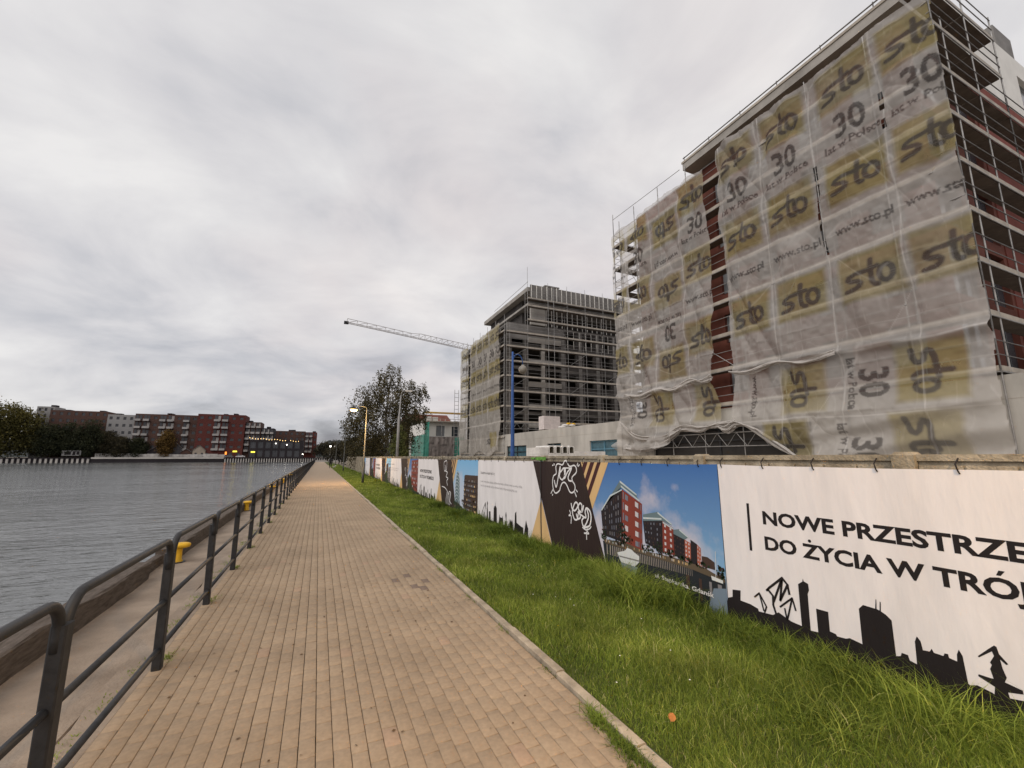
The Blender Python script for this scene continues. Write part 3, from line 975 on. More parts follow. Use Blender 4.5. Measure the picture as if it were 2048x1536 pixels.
pr_pane = vinyl('window print', (0.50, 0.48, 0.50))
pr_pane2 = vinyl('dim window print', (0.16, 0.17, 0.21))
pr_roof = vinyl('roof slab print', (0.46, 0.52, 0.54))
pr_glass = vinyl('roof glass print', (0.12, 0.17, 0.19))
pr_green = vinyl('tree print', (0.018, 0.035, 0.014))
pr_water = vinyl('water print', (0.018, 0.021, 0.026))
pr_waterlt = vinyl('pale water print', (0.16, 0.21, 0.27))
pr_quay = vinyl('promenade print', (0.10, 0.075, 0.05))
pr_pile = vinyl('piling print', (0.30, 0.26, 0.23))
pr_boat = vinyl('boat print', (0.58, 0.60, 0.60))
def sky_print(name, top, bot, cloud=0.5):
    m, nd, lk, b = newmat(name)
    b.inputs['Roughness'].default_value = 0.6
    geo = nd.new('ShaderNodeNewGeometry')
    sp = nd.new('ShaderNodeSeparateXYZ')
    lk.new(geo.outputs['Position'], sp.inputs[0])
    mr = nd.new('ShaderNodeMapRange')
    mr.inputs['From Min'].default_value, mr.inputs['From Max'].default_value = 0.45, 1.7
    lk.new(sp.outputs[2], mr.inputs[0])
    rp = nd.new('ShaderNodeValToRGB')
    lk.new(mr.outputs[0], rp.inputs[0])
    rp.color_ramp.elements[0].color = (*bot, 1)
    rp.color_ramp.elements[1].color = (*top, 1)
    mid = rp.color_ramp.elements.new(0.45)
    mid.color = (*[a * .55 + c * .45 for a, c in zip(top, bot)], 1)
    no = nd.new('ShaderNodeTexNoise')
    no.inputs['Scale'].default_value = 1.5
    no.inputs['Detail'].default_value = 6
    no.inputs['Roughness'].default_value = .55
    lk.new(geo.outputs['Position'], no.inputs['Vector'])
    ad = nd.new('ShaderNodeMath'); ad.operation = 'SUBTRACT'
    lk.new(no.outputs[0], ad.inputs[0])
    sc_ = nd.new('ShaderNodeMath'); sc_.operation = 'MULTIPLY'
    lk.new(mr.outputs[0], sc_.inputs[0]); sc_.inputs[1].default_value = .36
    lk.new(sc_.outputs[0], ad.inputs[1])
    r2 = nd.new('ShaderNodeMapRange')
    r2.inputs['From Min'].default_value, r2.inputs['From Max'].default_value = 0.28, 0.50
    r2.inputs['To Max'].default_value = cloud
    lk.new(ad.outputs[0], r2.inputs[0])
    mx_ = nd.new('ShaderNodeMix'); mx_.data_type = 'RGBA'
    lk.new(r2.outputs[0], mx_.inputs['Factor'])
    lk.new(rp.outputs[0], mx_.inputs['A'])
    mx_.inputs['B'].default_value = (0.60, 0.53, 0.56, 1)
    lk.new(mx_.outputs['Result'], b.inputs['Base Color'])
    return m
pr_sky = sky_print('blue sky print', (0.035, 0.125, 0.36), (0.20, 0.38, 0.58), .8)
pr_sky2 = sky_print('pale blue sky print', (0.16, 0.40, 0.66), (0.42, 0.55, 0.70), .45)
pr_blob = attr_mat('foliage print', [(0, (0.010, 0.016, 0.008)), (.5, (0.03, 0.045, 0.018)), (1, (0.12, 0.13, 0.09))], .7)

def sheet(name, y0, y1, label, mat, group='printed banners hung along the fence'):
    """base sheet from Y = y0 (left in view) to y1 (right), hung on clips"""
    t = thing(name, label, 'banner', (0, 0, 0), group)
    mb = MB()
    n = max(2, int(abs(y0 - y1) / 0.5))
    ys_ = np.linspace(y0, y1, n + 1)
    sag = [0.0 if i in (0, n) else random.uniform(0, .012) for i in range(n + 1)]
    for i in range(n):
        a, b_, s0, s1 = ys_[i], ys_[i + 1], ZB1 - sag[i], ZB1 - sag[i + 1]
        mb.poly([(BX, a, ZB0), (BX, b_, ZB0), (BX, b_, s1), (BX, a, s0)])
        mb.poly([(BX + .003, a, ZB0), (BX + .003, a, s0), (BX + .003, b_, s1), (BX + .003, b_, ZB0)])
        mb.poly([(BX, a, s0), (BX, b_, s1), (BX + .003, b_, s1), (BX + .003, a, s0)])
    mb.build('sheet', mat, t)
    for y in np.arange(max(y0, y1) - .05, min(y0, y1), -0.51):       # cable clips along the top hem
        if y < 24:
            MB().tube([(BX + .03, y, ZB1 + .075), (BX - .006, y + .008, ZB1 + .03), (BX - .012, y - .004, ZB1 - .02), (BX - .004, y - .008, ZB1 - .035)], .0055, 6).build('clip', pr_black, t, True)
    return t
def skyline_small(p, y0, y1, s=1.0):
    """city silhouette along the bottom of a white sheet"""
    L = y0 - y1
    P_ = lambda u, z: (y0 - u * L, z)
    pts = [(0, 0.02), (0, .16), (.015, .2), (.03, .2), (.03, .3), (.045, .3), (.045, .2), (.08, .2), (.12, .15), (.2, .14), (.212, .5), (.206, .55), (.216, .62), (.226, .55), (.22, .5), (.235, .14), (.25, .15), (.25, .36), (.28, .37), (.285, .15), (.34, .14), (.345, .48), (.36, .54), (.375, .55), (.376, .66), (.38, .55), (.40, .5), (.405, .14), (.44, .14), (.45, .38), (.46, .3), (.5, .3), (.51, .36), (.52, .14),
           (.545, .14), (.55, .24), (.535, .26), (.565, .25), (.555, .4), (.565, .48), (.575, .4), (.57, .25), (.59, .26), (.575, .23), (.58, .13), (.62, .12), (.625, .34), (.635, .27), (.645, .34), (.655, .27), (.665, .34), (.675, .27), (.68, .1), (.70, .12), (.71, .5), (.73, .55), (.735, .3), (.8, .25), (.83, .24), (.835, .06), (.85, .2), (.87, .42), (.89, .3), (.90, .25), (.895, .02)]
    p.poly([P_(u, z) for u, z in pts], pr_black, 2)
    for (a, b_) in (((.09, .16), (.12, .34)), ((.12, .34), (.15, .16)), ((.11, .3), (.175, .56)), ((.175, .56), (.16, .16)), ((.175, .56), (.19, .4)), ((.15, .3), (.19, .16))):
        p.ribbon([P_(*a), P_(*b_)], .018, pr_black, 3, False)
def tan_tri(p, yr):
    """dark wedge and tan triangle at the right end of a white sheet ending at yr"""
    p.poly([(yr + .36, ZB1 - .004), (yr, ZB1 - .004), (yr, .97)], pr_dark, 1)
    p.poly([(yr + .52, .03), (yr, .93), (yr, .03)], pr_tan, 3)
def dark_end(p, yl):
    """slanted dark field, rest of the tan triangle and the stripes at the left end of a picture sheet starting at yl"""
    o_ = yl - 8.07
    S_ = lambda l: [(a + o_, c) for a, c in l]
    p.poly(S_([(8.07, ZB1 - .003), (6.551, ZB1 - .003), (5.87, .02), (7.60, .02), (8.07, .97)]), pr_dark, 2)
    p.poly(S_([(8.07, .93), (8.07, .03), (7.62, .03)]), pr_tan, 2)
    tl, tr, ap = (6.551, ZB1 - .003), (5.752, ZB1 - .003), (6.236, .935)
    p.poly(S_([tl, tr, ap]), pr_tan, 2)
    for u0, u1 in ((.12, .27), (.375, .52), (.625, .75)):
        A_ = (tl[0] + (tr[0] - tl[0]) * u0, tl[1])
        B_ = (tl[0] + (tr[0] - tl[0]) * u1, tl[1])
        f = lambda u: (tl[0] + (ap[0] - tl[0]) * u, tl[1] + (ap[1] - tl[1]) * u)
        p.poly(S_([A_, B_, f(u1), f(u0)]), pr_maroon, 3)

def accent_text(p, txt, y, z, size, m, bold, lay, width, marks):
    """lettering with its diacritics drawn over the bare letters; marks: (index, 'dot' | 'acute' | 'tail')"""
    full = text_geo(txt, size, bold)[0]
    sx = width / (full[:, 0].max() - full[:, 0].min())
    p.text(txt, y, z, size, m, bold, lay, width=width)
    for i_, kind in marks:
        ch, pre = text_geo(txt[i_], size, bold)[0], text_geo(txt[:i_ + 1], size, bold)[0]
        w_, top_ = ch[:, 0].max() - ch[:, 0].min(), ch[:, 1].max()
        xc = (pre[:, 0].max() - w_ / 2) * sx
        u = size / .178
        if kind == 'dot':
            zc = z + top_ + .028 * u
            p.poly([(y - xc + .015 * u * math.cos(a), zc + .015 * u * math.sin(a)) for a in np.linspace(0, 6.283, 11)[:-1]], m, lay)
        elif kind == 'acute':
            zc = z + top_ + .012 * u
            p.poly([(y - xc + .012 * u, zc), (y - xc - .010 * u, zc), (y - xc - .034 * u, zc + .034 * u), (y - xc - .004 * u, zc + .034 * u)], m, lay)
        else:
            p.poly([(y - xc, z), (y - xc - .02 * u, z), (y - xc - .03 * u, z - .03 * u), (y - xc - .01 * u, z - .03 * u)], m, lay)
def zline(p, y, z):
    accent_text(p, 'DO ZYCIA W TROJMIESCIE', y, z, .178, pr_black, .034, 1, 2.58, ((3, 'dot'), (13, 'acute'), (18, 'acute')))
# --- sheet with the large lettering, nearest
A_ = sheet('banner', 3.655, -0.75, 'cream banner with large black two-line lettering and city silhouette, nearest the camera', pr_white)
p = Print(BX)
p.poly([(a, min(max(c, .02), 1.7)) for a, c in TR['skyA']] + [(0.9, .30), (0.5, .22), (0.2, .25), (0.2, .02), (3.655, .02)], pr_black, 1)
for k in ('c1', 'c1b', 'c2', 'c2b', 'c2c', 'c2d', 'c2e', 'c3', 'c3b', 'c3c'):
    p.ribbon(TR[k], .022 if k.startswith('c2') else .017, pr_black, 2, False)
p.build('skyline_print', A_)
p = Print(BX)
p.poly([(3.322, 1.305), (3.292, 1.305), (3.300, .815), (3.330, .815)], pr_black, 1)
p.build('accent_bar', A_)
p = Print(BX)
p.text('NOWE PRZESTRZENIE', 3.155, 1.115, 0.178, pr_black, .034, 1, width=2.20)
p.build('lettering', A_)
p = Print(BX)
zline(p, 3.158, .862)
p.build('lettering', A_)
p = Print(BX)
tan_tri(p, -0.75)
p.build('end_print', A_)

# --- sheet with the waterfront picture and graffiti
B_ = sheet('banner', 8.07, 3.665, 'banner with red brick waterfront houses under blue sky and white graffiti on its dark field', pr_sky)
p = Print(BX)
T = TR
p.poly([(a, min(c, .47)) for a, c in [(5.97, .50), (5.43, .53), (3.67, .44), (3.67, .02), (5.9, .02)]], pr_water, 1)
p.poly(T['b5'], pr_bmid, 1)
for k, m_ in (('b4dark', pr_bdark), ('b4red', pr_redlt), ('b3roof', pr_glass), ('b3dark', pr_bdark), ('b3red', pr_redlt), ('b2roof', pr_glass), ('b2dark', pr_bdark), ('b2red', pr_red), ('roof1', pr_glass), ('b1dark', pr_bdark), ('b1red', pr_red)):
    p.poly(T[k], m_, 2)
for k in ('slab1', 'slab1b'):
    p.poly(T[k], pr_roof, 4)
p.poly([(4.686, 1.061), (4.439, .937), (4.441, .920), (4.69, 1.04)], pr_roof, 3)
p.poly([(4.984, .955), (4.62, .985), (4.62, .965), (4.984, .93)], pr_roof, 3)
p.poly([(4.60, .945), (4.417, .885), (4.417, .868), (4.60, .925)], pr_roof, 3)
p.poly([(4.312, .889), (4.166, .813), (4.17, .80), (4.315, .872)], pr_roof, 3)
p.poly([(5.98, .95), (5.73, 1.205), (5.432, 1.312), (5.432, 1.295), (5.72, 1.18), (5.97, .93)], pr_roof, 4)
b1r = T['b1red']
p.grid_windows([b1r[0], b1r[1], b1r[2], b1r[3]], 2, 5, .30, .52, [pr_pane, pr_pane, pr_pane2], 4)
p.grid_windows([b1r[0], (5.36, 1.283), (5.40, .53), b1r[3]], 1, 5, .30, .7, pr_pane2, 4)
p.grid_windows([(5.09, 1.175), b1r[1], b1r[2], (5.11, .50)], 2, 5, .22, .6, pr_pane2, 4)
p.grid_windows([(5.97, .96), (5.44, 1.285), (5.485, .56), (5.95, .58)], 9, 6, .28, .62, [pr_pane2, pr_bmid, pr_grey], 3, .25)
p.grid_windows([(4.98, .90), (4.62, .94), (4.64, .58), (4.96, .62)], 6, 5, .3, .45, [pr_pane2, pr_bmid], 3, .35)
p.grid_windows(T['b2red'], 2, 5, .3, .5, pr_pane, 3)
p.grid_windows(T['b3red'], 2, 5, .34, .5, pr_pane, 3)
p.grid_windows(T['b4red'], 2, 5, .3, .5, pr_pane, 3)
p.grid_windows(T['b3dark'], 4, 5, .4, .4, pr_bmid, 3, .3)
p.poly([(5.95, .50), (5.40, .535), (5.02, .495), (4.42, .52), (3.96, .505), (3.672, .43), (3.672, .40), (4.147, .44), (5.07, .445), (5.9, .44)], pr_quay, 4)
for i in range(46):                                          # sheet piles, shrinking with the view
    u = (i / 46) ** .8
    y = 5.87 - u * 1.75
    z1_ = .432 + .012 * u
    w_ = .034 * (1 - u) + .008
    p.poly([(y, z1_), (y - w_ * .55, z1_), (y - w_ * .55, z1_ - .15 * (1 - .45 * u)), (y, z1_ - .15 * (1 - .45 * u))], pr_pile, 3)
p.poly([(5.60, .36), (5.42, .415), (5.36, .47), (5.26, .46), (5.20, .43), (5.10, .40), (5.11, .32), (5.2, .24), (5.52, .235)], pr_boat, 5)
p.poly([(5.56, .325), (5.11, .345), (5.11, .325), (5.55, .305)], pr_grey, 6)
p.poly([(5.52, .23), (5.15, .24), (5.2, .12), (5.48, .10)], pr_waterlt, 4)
for (a, c) in ((4.25, .09), (4.05, .07), (3.90, .06), (3.78, .09)):
    p.poly([(a, .36), (a - c * .6, .36), (a - c * .6, .12), (a, .10)], pr_bmid if a > 4 else pr_grey, 2)
p.poly([(3.84, .30), (3.67, .34), (3.67, .02), (3.95, .02)], pr_waterlt, 3)
p.ribbon([(3.776, .72), (3.797, .40)], .006, pr_boat, 5, False)
p.poly([(3.86, .435), (3.70, .42), (3.70, .385), (3.85, .39)], pr_boat, 6)
fol = []
for (cx_, cz_, rw, rh, n) in ((5.47, .66, .13, .15, 60), (5.35, .58, .12, .09, 40), (5.93, .57, .08, .08, 25), (4.72, .58, .11, .10, 40), (4.5, .555, .1, .05, 30), (4.25, .53, .12, .04, 25), (3.98, .52, .1, .035, 20), (3.725, .50, .05, .08, 30), (4.93, .53, .12, .05, 30), (5.62, .50, .2, .03, 30)):
    for _ in range(n):
        a, r = random.uniform(0, 6.28), math.sqrt(random.random())
        s_ = random.uniform(.008, .022)
        x_, z_ = cx_ + r * rw * math.cos(a), cz_ + r * rh * math.sin(a)
        t0 = random.uniform(0, 6.28)
        p.poly([(x_ + s_ * math.cos(t0 + k * 1.26) * random.uniform(.6, 1.2), z_ + s_ * math.sin(t0 + k * 1.26)) for k in range(5)], random.choice([pr_green, pr_green, pr_bmid, pr_blob]), 5)
for _ in range(40):                                          # people and café light on the promenade
    x_ = random.uniform(4.2, 5.9)
    p.poly([(x_, .47), (x_ - .012, .47), (x_ - .012, .50), (x_, .50)], random.choice([pr_tan, pr_pane, pr_boat]), 6)
accent_text(p, 'ul. Stepkarska, Gdansk', 4.80, .198, .072, pr_paint, .022, 7, .96, ((6, 'tail'), (20, 'acute')))
p.build('printed_picture', B_)
p = Print(BX)
dark_end(p, 8.07)
p.build('end_print', B_)
p = Print(BX)
p.ribbon(TR['star'], .026, pr_paint, 4)
for k in ('g1', 'g2'):
    p.ribbon(TR[k], .030, pr_paint, 4)
for k in ['g3'] + ['d%d' % i for i in range(1, 9)]:
    p.ribbon(TR[k], .022, pr_paint, 4)
p.build('graffiti', B_)
p = Print(BX)
for k in ('t1', 't2', 't3', 't4', 't5'):
    p.ribbon(TR[k], .030, pr_paint, 4)
for k in ('t6', 't7', 't8'):
    p.ribbon(TR[k], .020, pr_paint, 4)
p.build('graffiti', B_)

# seam cord between the two sheets
ob = MB().tube([(BX - .012, 8.075, .06), (BX - .014, 8.08, .6), (BX - .012, 8.07, 1.2), (BX - .01, 8.07, 1.74)], .009, 6).build('lacing_cord', mt_rail)
tag(ob, 'black cord lacing the graffiti banner to the white text banner', 'cord')

# --- white and picture sheets further along
def white_sheet(y0, y1, label, kind):
    t = sheet('banner', y0, y1, label, pr_white)
    p = Print(BX)
    skyline_small(p, y0, y1 + .25)
    p.build('skyline_print', t)
    p = Print(BX)
    if kind == 'big':
        p.text('NOWE PRZESTRZENIE', y0 - .45, 1.13, .178, pr_black, .034, 1, width=2.2)
        p.build('lettering', t)
        p = Print(BX)
        zline(p, y0 - .45, .88)
    else:
        p.greek(y0 - .25, 1.33, .062, 1.05, pr_black, .010)
        p.build('lettering', t)
        p = Print(BX)
        p.greek(y0 - .25, 1.10, .052, 2.75, pr_grey, .006)
        p.build('lettering', t)
        p = Print(BX)
        p.greek(y0 - .25, .985, .052, 2.45, pr_grey, .006)
    p.build('lettering', t)
    p = Print(BX)
    tan_tri(p, y1)
    p.build('end_print', t)
    return t
def pic_sheet(y0, y1, label, kind):
    t = sheet('banner', y0, y1, label, pr_sky2 if kind != 2 else pr_sky)
    p = Print(BX)
    L = y0 - y1
    yl = y0 - 2.05
    W_ = yl - y1
    Q = lambda u, z: (yl - u * W_, z)
    if kind == 1:                                            # curved glass tower and a dark tiered block
        p.poly([Q(.0, .1), Q(.02, .8), Q(.07, 1.2), Q(.12, 1.36), Q(.17, 1.3), Q(.22, 1.05), Q(.25, .1)], pr_glass, 1)
        for k in range(9):
            z_ = .35 + k * .11
            p.ribbon([Q(.0, z_), Q(.08, z_ + .09), Q(.17, z_ + .06), Q(.24, z_ - .05)], .022, pr_roof, 2)
        p.poly([Q(.42, .1), Q(.44, 1.19), Q(.47, 1.24), Q(1.0, 1.26), Q(1.0, .1)], pr_bmid, 1)
        for k in range(7):
            z_ = 1.10 - k * .145
            for _ in range(11):
                u = random.uniform(.45, .96)
                p.poly([Q(u, z_), Q(u + .03, z_), Q(u + .03, z_ - .055), Q(u, z_ - .055)], random.choice([pr_pane, pr_tan, pr_pane2]), 2)
            p.poly([Q(.42, z_ - .06), Q(1, z_ - .06), Q(1, z_ - .085), Q(.42, z_ - .085)], pr_bdark, 3)
        p.poly([Q(-.05, .02), Q(-.05, .35), Q(.2, .30), Q(.45, .18), Q(1, .16), Q(1, .02)], pr_green, 4)
    else:
        p.poly([Q(.30, .1), Q(.32, 1.62), Q(1, 1.68), Q(1, .1)] if kind == 2 else [Q(.05, .1), Q(.08, 1.3), Q(.5, 1.42), Q(.5, .1)], pr_red if kind == 2 else pr_bmid, 1)
        p.grid_windows([Q(.34, 1.6), Q(.98, 1.62), Q(.98, .3), Q(.34, .3)], 6, 7, .4, .5, [pr_pane2, pr_pane, pr_bdark], 2, .1)
        p.poly([Q(-.05, .02), Q(-.05, .7), Q(.12, .95), Q(.28, .8), Q(.4, .4), Q(.7, .22), Q(1, .2), Q(1, .02)], pr_green, 3)
        if kind == 3:
            p.poly([Q(.55, .1), Q(.56, 1.1), Q(.95, 1.2), Q(1, .1)], pr_grey, 2)
    for _ in range(70):
        u, z_ = random.uniform(-.05, .95), random.uniform(.06, .45)
        s_ = random.uniform(.02, .05)
        p.poly([(Q(u, z_)[0] + s_ * math.cos(k * 1.26), z_ + s_ * math.sin(k * 1.26)) for k in range(5)], random.choice([pr_green, pr_bmid, pr_quay]), 5)
    p.build('printed_picture', t)
    p = Print(BX)
    dark_end(p, y0)
    p.build('end_print', t)
    p = Print(BX)
    o_ = y0 - 8.07
    sh = lambda l, dy=0., dz=0., s=1.: [((a - 7.1) * s + 7.1 + o_ + dy, (c - 1.3) * s + 1.3 + dz) for a, c in l]
    if kind == 1:
        p.ribbon(sh([(7.5, 1.55), (7.45, 1.62), (7.1, 1.65), (7.15, 1.35), (7.4, 1.3), (7.5, 1.55)]), .03, pr_paint, 4)
        p.ribbon(sh([(7.3, 1.5), (7.2, 1.3), (7.0, 1.25), (7.15, 1.1), (6.9, 1.05), (7.05, .95), (6.95, .8)]), .035, pr_paint, 4)
        p.build('graffiti', t)
        p = Print(BX)
        p.ribbon(sh([(7.7, .72), (7.3, .7), (7.0, .62), (6.8, .5), (6.7, .6), (6.5, .55), (6.6, .3), (6.4, .2)]), .03, pr_paint, 4)
        for k in range(4):
            p.ribbon(sh([(7.0 - k * .15, .55), (7.1 - k * .15, .25), (7.05 - k * .15, .15)]), .03, pr_paint, 4)
    else:
        for k in range(7):
            a, c = random.uniform(6.5, 7.6), random.uniform(.3, 1.5)
            p.ribbon(sh([(a, c), (a - .15, c + .15), (a - .3, c - .1), (a - .2, c - .3), (a - .4, c - .2)]), .03, random.choice([pr_paint, pr_pane2]), 4)
    p.build('graffiti', t)
    return t
white_sheet(12.0, 8.08, 'white banner with small two-line text and city silhouette beside the graffiti banner', 'small')
pic_sheet(16.35, 12.01, 'banner picturing a curved glass tower and a dark tiered block, graffiti on its dark end', 1)
white_sheet(20.35, 16.36, 'white banner with bold two-line lettering, second lettered one from the camera', 'big')
pic_sheet(24.7, 20.36, 'banner picturing a red brick house front behind trees with scribbled dark end', 2)
white_sheet(28.7, 24.71, 'white banner lit warm by the street lamp, small text, just right of the lamp post', 'small')
pic_sheet(33.0, 28.71, 'dark picture banner with scribbles left of the warm lit white banner', 3)
white_sheet(37.0, 33.01, 'white banner with bold lettering third along the fence, narrow in the distance', 'big')
pic_sheet(41.2, 37.01, 'distant picture banner between the two farthest white banners', 2)
white_sheet(45.2, 41.21, 'farthest white banner with small text beside the lamp post', 'small')
pic_sheet(48.6, 45.21, 'last dark banner before the bare concrete fence', 3)
# ================================================================== podium and the two buildings under construction
mt_podium = M('shuttered concrete', (0.40, 0.38, 0.345), 0.92, 0.22, 0.55, 0.3, 9, stretch=(1, 1, 0.4))
mt_blueframe = M('blue window frame', (0.10, 0.22, 0.30), 0.5, 0.1, 2.0)
mt_bluefoil = M('window foil', (0.05, 0.11, 0.14), 0.25, 0.4, 1.6, spec=0.6)
mt_slab = M('grey roof slab', (0.30, 0.28, 0.255), 0.9, 0.25, 0.7, 0.3, 14)
mt_redren = M('red render', (0.175, 0.048, 0.036), 0.9, 0.15, 1.0)
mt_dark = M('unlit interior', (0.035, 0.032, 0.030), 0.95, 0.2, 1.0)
mt_frame = M('concrete frame', (0.14, 0.13, 0.12), 0.92, 0.3, 0.5, 0.2, 12)
mt_infill = M('dark block infill', (0.060, 0.054, 0.051), 0.92, 0.35, 0.9, 0.3, 12)
mt_insul = M('grey insulation', (0.20, 0.19, 0.18), 0.9, 0.2, 0.8)

def wall_open(mb, ax, c, u0, u1, z0, z1, holes, depth, m=0, sgn=1):
    """wall face at x = c (ax 0, along Y) or y = c (ax 1, along X) with openings and reveals going inwards (+)"""
    us = sorted(set([u0, u1] + [k for h in holes for k in h[:2]]))
    zs = sorted(set([z0, z1] + [k for h in holes for k in h[2:]]))
    P_ = (lambda u, z, d=0: (c + d, u, z)) if ax == 0 else (lambda u, z, d=0: (u, c + d, z))
    for a, b_ in zip(us[:-1], us[1:]):
        for e, f in zip(zs[:-1], zs[1:]):
            if any(h[0] <= a and b_ <= h[1] and h[2] <= e and f <= h[3] for h in holes):
                continue
            mb.poly([P_(a, e), P_(b_, e), P_(b_, f), P_(a, f)], m)
    for (a, b_, e, f) in holes:
        mb.poly([P_(a, e), P_(b_, e), P_(b_, e, depth), P_(a, e, depth)], m)
        mb.poly([P_(a, f), P_(b_, f), P_(b_, f, depth), P_(a, f, depth)], m)
        mb.poly([P_(a, e), P_(a, f), P_(a, f, depth), P_(a, e, depth)], m)
        mb.poly([P_(b_, e), P_(b_, f), P_(b_, f, depth), P_(b_, e, depth)], m)

POD_X, POD_Z = 21.0, 4.55
pod = thing('podium', 'long low grey concrete podium wall joining the two building shells', 'building', (POD_X, 20, 0))
pod_holes = [(12.5, 23.0, 0.3, 3.45), (27.0, 30.7, 1.0, 3.15), (35.5, 38.2, 1.0, 3.12), (43.0, 48.5, 1.0, 3.1)]
mb = MB()
wall_open(mb, 0, POD_X, -6, 68, -0.1, POD_Z, pod_holes, .3)
mb.poly([(POD_X, -6, POD_Z), (60, -6, POD_Z), (60, 68, POD_Z), (POD_X, 68, POD_Z)])
mb.poly([(POD_X, -6, -.1), (60, -6, -.1), (60, -6, POD_Z), (POD_X, -6, POD_Z)])
mb.poly([(POD_X, 68, -.1), (60, 68, -.1), (60, 68, POD_Z), (POD_X, 68, POD_Z)])
o = mb.build('wall', mt_podium, pod)
o.location = (-POD_X, -20, 0)
jl = MB()
for y in (9.2, 13.5, 24.9, 31.5, 37.0, 42.1):
    jl.box(POD_X - .004, POD_X + .02, y, y + .02, 0, POD_Z - .02)
jl.box(POD_X - .005, POD_X + .02, -6, 50.4, 3.72, 3.745)
o = jl.build('formwork_joint', mt_concrete, pod)
o.location = (-POD_X, -20, 0)
for (a, b_, e, f) in pod_holes:
    w = MB().box(POD_X + .22, POD_X + .26, a, b_, e, f).build('window', mt_bluefoil if a > 25 else mt_dark, pod)
    w.location = (-POD_X, -20, 0)
    fr = MB()
    for y in np.linspace(a, b_, 3):
        fr.box(POD_X + .14, POD_X + .215, y - .05 if y > a else y, y + .05 if y < b_ else y, e, f)
    fr.box(POD_X + .139, POD_X + .214, a, b_, f - .1, f)
    fr.box(POD_X + .139, POD_X + .214, a, b_, f - .75, f - .67)
    fr.build('frame', mt_blueframe if 25 < a < 30 else mt_rail, w)

# ------------------------------------------------------------------ large building
LEV = [4.75 + 1.99 * k for k in range(9)]
b1 = thing('building', 'large red-brown building shell behind printed scaffold netting, cut by the right frame edge', 'building', (27, 16, POD_Z))
off1 = (-27, -16, -POD_Z)
def bpart(mb_, name, mat, parent=None, off=off1):
    o_ = mb_.build(name, mat, parent)
    o_.location = off
    return o_
WX, WY0, WY1, TOPZ = 21.95, 7.4, 24.6, 20.6
holes = []
for zf in (5.5, 8.55, 11.6, 14.65, 17.7):
    for yc in (8.9, 11.5, 14.4, 16.75, 19.6, 22.4):
        holes.append((yc - .62, yc + .62, zf, zf + 1.75))
mb = MB()
wall_open(mb, 0, WX, WY0, WY1, POD_Z, TOPZ, holes, .3)
sholes = []
for zf in (5.2, 8.25, 11.3, 14.35, 17.4):
    sholes += [(22.6, 25.4, zf, zf + 2.45), (26.0, 27.9, zf, zf + 2.45)]
wall_open(mb, 1, WY0, WX, 31.6, POD_Z, TOPZ, sholes, .3)
mb.poly([(WX, WY1, POD_Z), (31.6, WY1, POD_Z), (31.6, WY1, TOPZ), (WX, WY1, TOPZ)])
mb.poly([(WX, WY0, TOPZ), (31.6, WY0, TOPZ), (31.6, WY1, TOPZ), (WX, WY1, TOPZ)])
bpart(mb, 'wall', mt_brick, b1)
for (a, b_, e, f) in holes:
    w = bpart(MB().box(WX + .2, WX + .24, a, b_, e, f), 'window', mt_winlt, b1)
    MB().box(WX + .12, WX + .195, (a + b_) / 2 - .04, (a + b_) / 2 + .04, e, f).box(WX + .121, WX + .196, a, b_, e, e + .08).box(WX + .121, WX + .196, a, b_, f - .08, f).build('frame', mt_rail, w)
for (a, b_, e, f) in sholes:
    w = bpart(MB().box(a, b_, WY0 + .22, WY0 + .26, e, f), 'window', mt_glass, b1)
    MB().box((a + b_) / 2 - .05, (a + b_) / 2 + .05, WY0 + .14, WY0 + .215, e, f).build('frame', mt_rail, w)
# red and white wing that shows at the right edge
mb = MB().box(28.2, 46, WY0 - .04, 22, POD_Z, 20.35)
wg = bpart(mb, 'red_wing', mt_redren, b1)
mb = MB()
wall_open(mb, 1, WY0 - .05, 26.95, 46, 20.36, 24.5, [(34.9, 38.5, 21.3, 23.3)], .3)
mb.poly([(26.95, WY0 - .05, 20.36), (26.95, 22, 20.36), (26.95, 22, 24.5), (26.95, WY0 - .05, 24.5)])
mb.poly([(26.95, WY0 - .05, 24.5), (46, WY0 - .05, 24.5), (46, 22, 24.5), (26.95, 22, 24.5)])
mb.poly([(26.95, WY0 - .05, 20.36), (46, WY0 - .05, 20.36), (46, 22, 20.36), (26.95, 22, 20.36)])
ww = bpart(mb, 'white_storey', mt_white, b1)
MB().box(34.9, 38.5, WY0 + .17, WY0 + .2, 21.3, 23.3).build('window', mt_glass, ww)
bpart(MB().box(34.0, 36.4, 7.6, 11, 24.52, 26.6), 'roof_box', mt_insul, b1)
# projecting roof slab with safety rail
sl = bpart(MB().box(20.95, 26.9, 6.95, 18.75, 20.72, 21.32), 'roof_slab', mt_slab, b1)
MB().box(20.90, 20.946, 6.9, 18.8, 21.20, 21.34).build('edge_board', mt_toe, sl)
MB().tube([(20.98, 7.6, 21.58), (20.98, 18.7, 21.58)], .035, 8).build('guard_tube', mt_steel_dk, sl)
for y in (7.8, 10, 12.2, 14.4, 16.6, 18.6):
    MB().tube([(20.98, y, 21.3), (20.98, y, 21.66)], .025, 6).build('guard_post', mt_steel_dk, sl)

